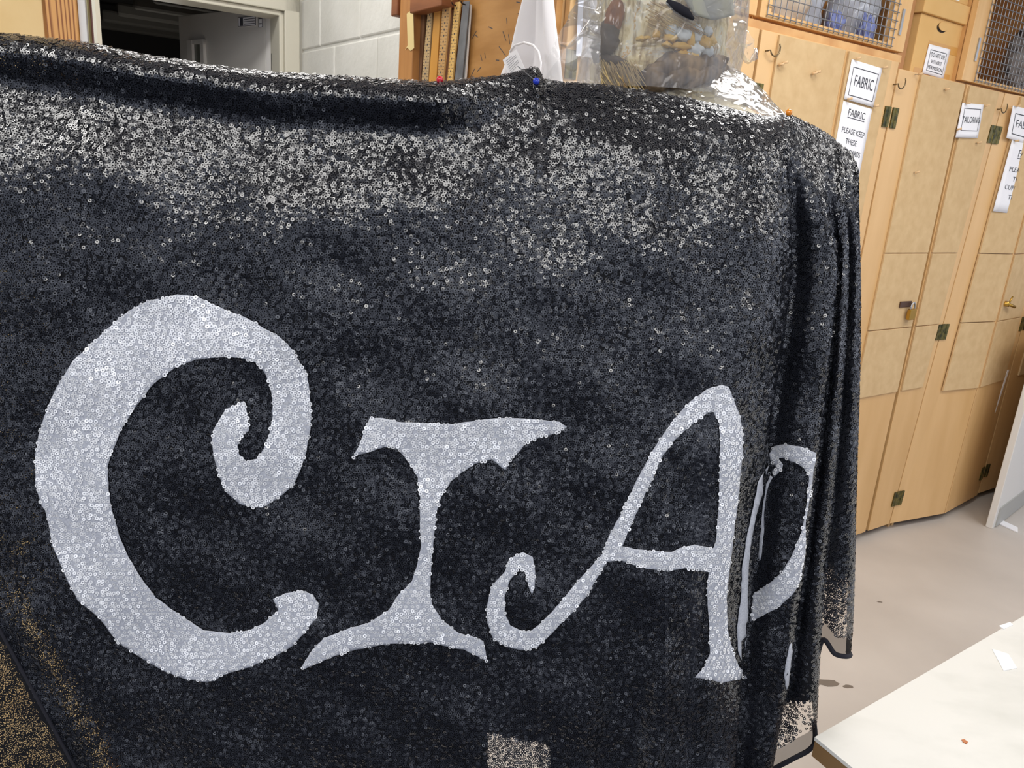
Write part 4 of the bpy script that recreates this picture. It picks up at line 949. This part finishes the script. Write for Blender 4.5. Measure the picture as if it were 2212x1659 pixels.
# ------------------------------------------------------------------ silver letters
LET_C = [(384,635),(427,640),(466,659),(488,669),(533,686),(574,710),(603,725),(635,757),(651,788),(664,806),(669,840),(673,888),(672,923),(661,980),(648,1018),(635,1047),(603,1073),(568,1095),(546,1095),(517,1086),(491,1063),(475,1028),(463,983),(459,951),(463,926),(478,900),(488,884),(528,865),(533,884),(539,929),(520,945),(514,961),(517,980),(533,996),(555,990),(571,967),(584,932),(590,897),(589,856),(584,830),(571,801),(552,782),(520,771),(472,771),(424,776),(383,792),(335,827),(296,875),(264,926),(242,980),(234,1006),(237,1063),(243,1100),(261,1161),(280,1204),(303,1242),(337,1289),(388,1326),(441,1360),(499,1366),(539,1360),(573,1343),(603,1316),(591,1292),(617,1280),(650,1274),(674,1282),(689,1302),(684,1333),(664,1360),(634,1393),(600,1413),(539,1440),(479,1457),(465,1469),(445,1472),(398,1464),(354,1447),(303,1417),(256,1386),(216,1333),(169,1295),(152,1262),(131,1215),(115,1178),(108,1134),(99,1100),(92,1092),(79,1047),(78,983),(84,945),(95,907),(105,878),(124,836),(159,779),(204,737),(239,705),(264,683),(290,665),(319,650),(354,643)]
LET_I = [(799,902),(827,902),(859,910),(914,913),(978,915),(1038,906),(1097,901),(1161,905),(1209,910),(1225,921),(1201,935),(1169,943),(1137,955),(1121,975),(1103,991),(1091,1014),(1074,1001),(1062,991),(1026,1001),(998,1019),(974,1039),(954,1071),(944,1102),(938,1150),(934,1190),(930,1242),(930,1285),(934,1305),(954,1337),(990,1365),(1026,1375),(1044,1383),(1052,1427),(1030,1415),(1002,1401),(974,1397),(930,1385),(906,1389),(843,1389),(803,1395),(755,1405),(708,1421),(656,1445),(652,1440),(672,1407),(700,1377),(751,1357),(799,1343),(839,1317),(863,1281),(890,1254),(902,1214),(910,1178),(907,1130),(908,1075),(903,1031),(890,1007),(875,987),(859,969),(839,963),(811,971),(771,983),(762,990),(779,955),(789,925)]
LET_A = [(1557,830),(1573,835),(1581,857),(1594,890),(1602,931),(1602,976),(1596,1030),(1592,1083),(1584,1136),(1579,1189),(1573,1239),(1567,1292),(1571,1366),(1581,1407),(1594,1439),(1614,1464),(1586,1468),(1557,1474),(1528,1466),(1500,1462),(1520,1439),(1532,1411),(1530,1341),(1526,1275),(1530,1234),(1504,1230),(1479,1226),(1446,1232),(1401,1228),(1372,1220),(1344,1210),(1311,1212),(1290,1247),(1266,1288),(1233,1325),(1184,1374),(1159,1398),(1131,1403),(1094,1396),(1065,1378),(1053,1345),(1051,1312),(1061,1267),(1090,1234),(1100,1206),(1129,1191),(1151,1202),(1156,1234),(1155,1267),(1149,1283),(1141,1263),(1135,1234),(1122,1228),(1102,1251),(1090,1288),(1090,1320),(1102,1349),(1127,1361),(1147,1361),(1168,1345),(1196,1316),(1233,1271),(1274,1226),(1303,1193),(1315,1157),(1344,1103),(1372,1042),(1401,989),(1422,952),(1454,907),(1491,866),(1528,839)]
HOLE_A = [(1540,888),(1553,915),(1555,956),(1553,1030),(1551,1103),(1545,1169),(1540,1183),(1500,1175),(1467,1183),(1450,1191),(1409,1189),(1372,1185),(1344,1179),(1360,1140),(1385,1083),(1405,1042),(1430,984),(1459,948),(1491,919),(1524,894)]
ARCH = [(1661,979),(1673,963),(1699,959),(1731,964),(1760,977),(1759,992),(1753,1029),(1750,1056),(1739,1119),(1737,1193),(1725,1257),(1712,1281),(1683,1310),(1646,1331),(1620,1342),(1627,1281),(1662,1260),(1688,1236),(1710,1199),(1731,1146),(1741,1087),(1746,1029),(1736,1010),(1715,997),(1694,989),(1683,989),(1693,1003),(1691,1013),(1674,1030),(1668,1018),(1678,1008),(1664,994)]
STRIP = [(1660,1005),(1654,1024),(1646,1056),(1633,1103),(1620,1162),(1614,1230),(1612,1289),(1614,1368),(1606,1427),(1604,1437),(1592,1405),(1590,1352),(1598,1289),(1601,1220),(1612,1151),(1625,1093),(1635,1040),(1646,1021)]
STRIP2 = [(1671,1030),(1662,1045),(1655,1066),(1650,1109),(1651,1151),(1644,1209),(1637,1204),(1642,1151),(1646,1098),(1654,1045),(1664,1026)]
STRIP3 = [(1707,1387),(1709,1405),(1702,1458),(1700,1498),(1694,1480),(1693,1453),(1699,1416),(1703,1395)]
m_silb = mat('silver_net', S(190, 194, 203), .6, 0, S(164, 168, 179), (500, 500, 500), 2)
def dens(poly, step=9):
    o = []
    for (a, b) in zip(poly, poly[1:]+poly[:1]):
        n = max(1, int(math.hypot(b[0]-a[0], b[1]-a[1])/step))
        for k in range(n): o.append((a[0]+(b[0]-a[0])*k/n+(random.uniform(-.8, .8) if k else 0), a[1]+(b[1]-a[1])*k/n+(random.uniform(-.8, .8) if k else 0)))
    return o
def inside(poly, x, y):
    r = np.zeros(len(x), bool); P = np.array(poly); Q = np.roll(P, -1, 0)
    for (x0, y0), (x1, y1) in zip(P, Q):
        c = ((y0 > y) != (y1 > y)); r ^= c & (x < (x1-x0)*(y-y0)/((y1-y0) if y1 != y0 else 1e-9)+x0)
    return r
def hit(x, y, off):
    d = Vector(ray(x, y)); h = cloth_bvh.ray_cast(Vector(CAM), d)
    if h[0] is None: return None, None
    n = h[1] if h[1].dot(d) < 0 else -h[1]
    # keep smooth: push along a blend of the normal and the sight line
    k = (n*.5-d.normalized()*.5).normalized()
    return np.array(h[0]+k*off), np.array(n)
def letter(name, label, poly, hole=None, spacing=9.0, off=.0034, sequin=True):
    B = dens(poly); Hh = dens(hole) if hole else []
    A = np.array(B); gx, gy = np.meshgrid(np.arange(A[:, 0].min(), A[:, 0].max(), 9.0), np.arange(A[:, 1].min(), A[:, 1].max(), 9.0))
    gx = gx.ravel(); gy = gy.ravel(); k = inside(B, gx, gy)
    if hole: k &= ~inside(Hh, gx, gy)
    pts = [Vector(p) for p in B]+[Vector(p) for p in Hh]+[Vector((a, b)) for a, b in zip(gx[k], gy[k])]
    nb = len(B); ed = [(i, (i+1) % nb) for i in range(nb)]+[(nb+i, nb+(i+1) % len(Hh)) for i in range(len(Hh))]
    v2, _, f2 = delaunay_2d_cdt(pts, ed, [], 0, 1e-4)[:3]
    cx = np.array([sum(v2[i].x for i in f)/3 for f in f2]); cy = np.array([sum(v2[i].y for i in f)/3 for f in f2]); kk = inside(B, cx, cy)
    if hole: kk &= ~inside(Hh, cx, cy)
    V = []; bad = set()
    for i, v in enumerate(v2):
        h = hit(v.x, v.y, off)
        if h[0] is None: bad.add(i); V.append((0, 0, 0))
        else: V.append(h[0])
    F = []
    for f, q in zip(f2, kk):
        if not q or any(i in bad for i in f): continue
        L = max(np.linalg.norm(np.array(V[f[a]])-np.array(V[f[a-1]])) for a in range(3))
        if L < .04: F.append(tuple(f))
    used = sorted({i for f in F for i in f}); mp_ = {i: j for j, i in enumerate(used)}
    mb = MB(); mb.add([V[i] for i in used], [tuple(mp_[i] for i in f) for f in F])
    o = mb.build(name, m_silb, cloth, smooth=True, solid=.0007); o['label'] = label
    if sequin:
        x0, y0 = A.min(0); x1, y1 = A.max(0); U, Vv = np.meshgrid(np.arange(x0, x1, spacing), np.arange(y0, y1, spacing*.87)); U = U+(np.arange(U.shape[0]) % 2)[:, None]*spacing*.5
        U = (U+rng.normal(0, 1.3, U.shape)).ravel(); Vv = (Vv+rng.normal(0, 1.1, Vv.shape)).ravel()
        k = inside(B, U, Vv)
        if hole: k &= ~inside(Hh, U, Vv)
        k &= rng.random(len(U)) > .08
        Cc = []; Nq = []
        for a, b in zip(U[k], Vv[k]):
            h = hit(a, b, off+.0013)
            if h[0] is not None: Cc.append(h[0]); Nq.append(h[1])
        Cc = np.array(Cc); Nq = np.array(Nq); pxx, pyy = U[k][:len(Cc)], Vv[k][:len(Cc)]
        Nq = Nq+np.stack([np.sin(pxx/21+pyy/37), 0*pxx, np.cos(pyy/25-pxx/31)], 1)*.09
        rings('sequins', Cc, Nq, .0026, .0011, m_sil, o, .16)
    return o
letter('silver_letter', 'large silver letter C with curled ends', LET_C)
letter('silver_letter', 'silver capital I with flared serifs', LET_I)
letter('silver_letter', 'silver letter A with curled left foot', LET_A, HOLE_A)
letter('silver_letter', 'silver letter half hidden in the right folds', ARCH)
letter('letter_strip', 'long pale strip of letter backing along the fold', STRIP, spacing=7, sequin=False)
letter('letter_strip', 'short pale strip beside the half hidden letter', STRIP2, spacing=7, sequin=False)
letter('letter_strip', 'pale sliver of letter low on the fold', STRIP3, spacing=7, sequin=False)

# ------------------------------------------------------------------ dressmaking pins in the cloth
def dpin(label, x, y, col, tail, r=.0042, Y=None):
    h = hit(x, y, .004)[0]
    if h is None: h = at(x, y, float(base_depth(np.array(min(x, 1700.)), np.array(float(ytop(x))+2))))
    tl_ = hit(*tail, .002)[0]
    if tl_ is None: tl_ = at(*tail, h[1])
    t = thing('dressmaking_pin', label, 'pin', h)
    MB().ball(h, r, 16, 10).build('pin_head', mat('pin_head_'+label.split()[0], col, .15, spec=.8), t, smooth=True)
    MB().tube([h, tl_], .0006, 6).build('shaft', m_steel, t)
dpin('red glass headed pin on the top edge of the cloth', 950, 172, S(206, 30, 52), (951, 184))
dpin('blue glass headed pin at the raised peak of the cloth', 1158, 178, S(36, 60, 190), (1118, 143))
dpin('orange glass headed pin on the right shoulder of the cloth', 1704, 243, S(236, 140, 30), (1738, 297))
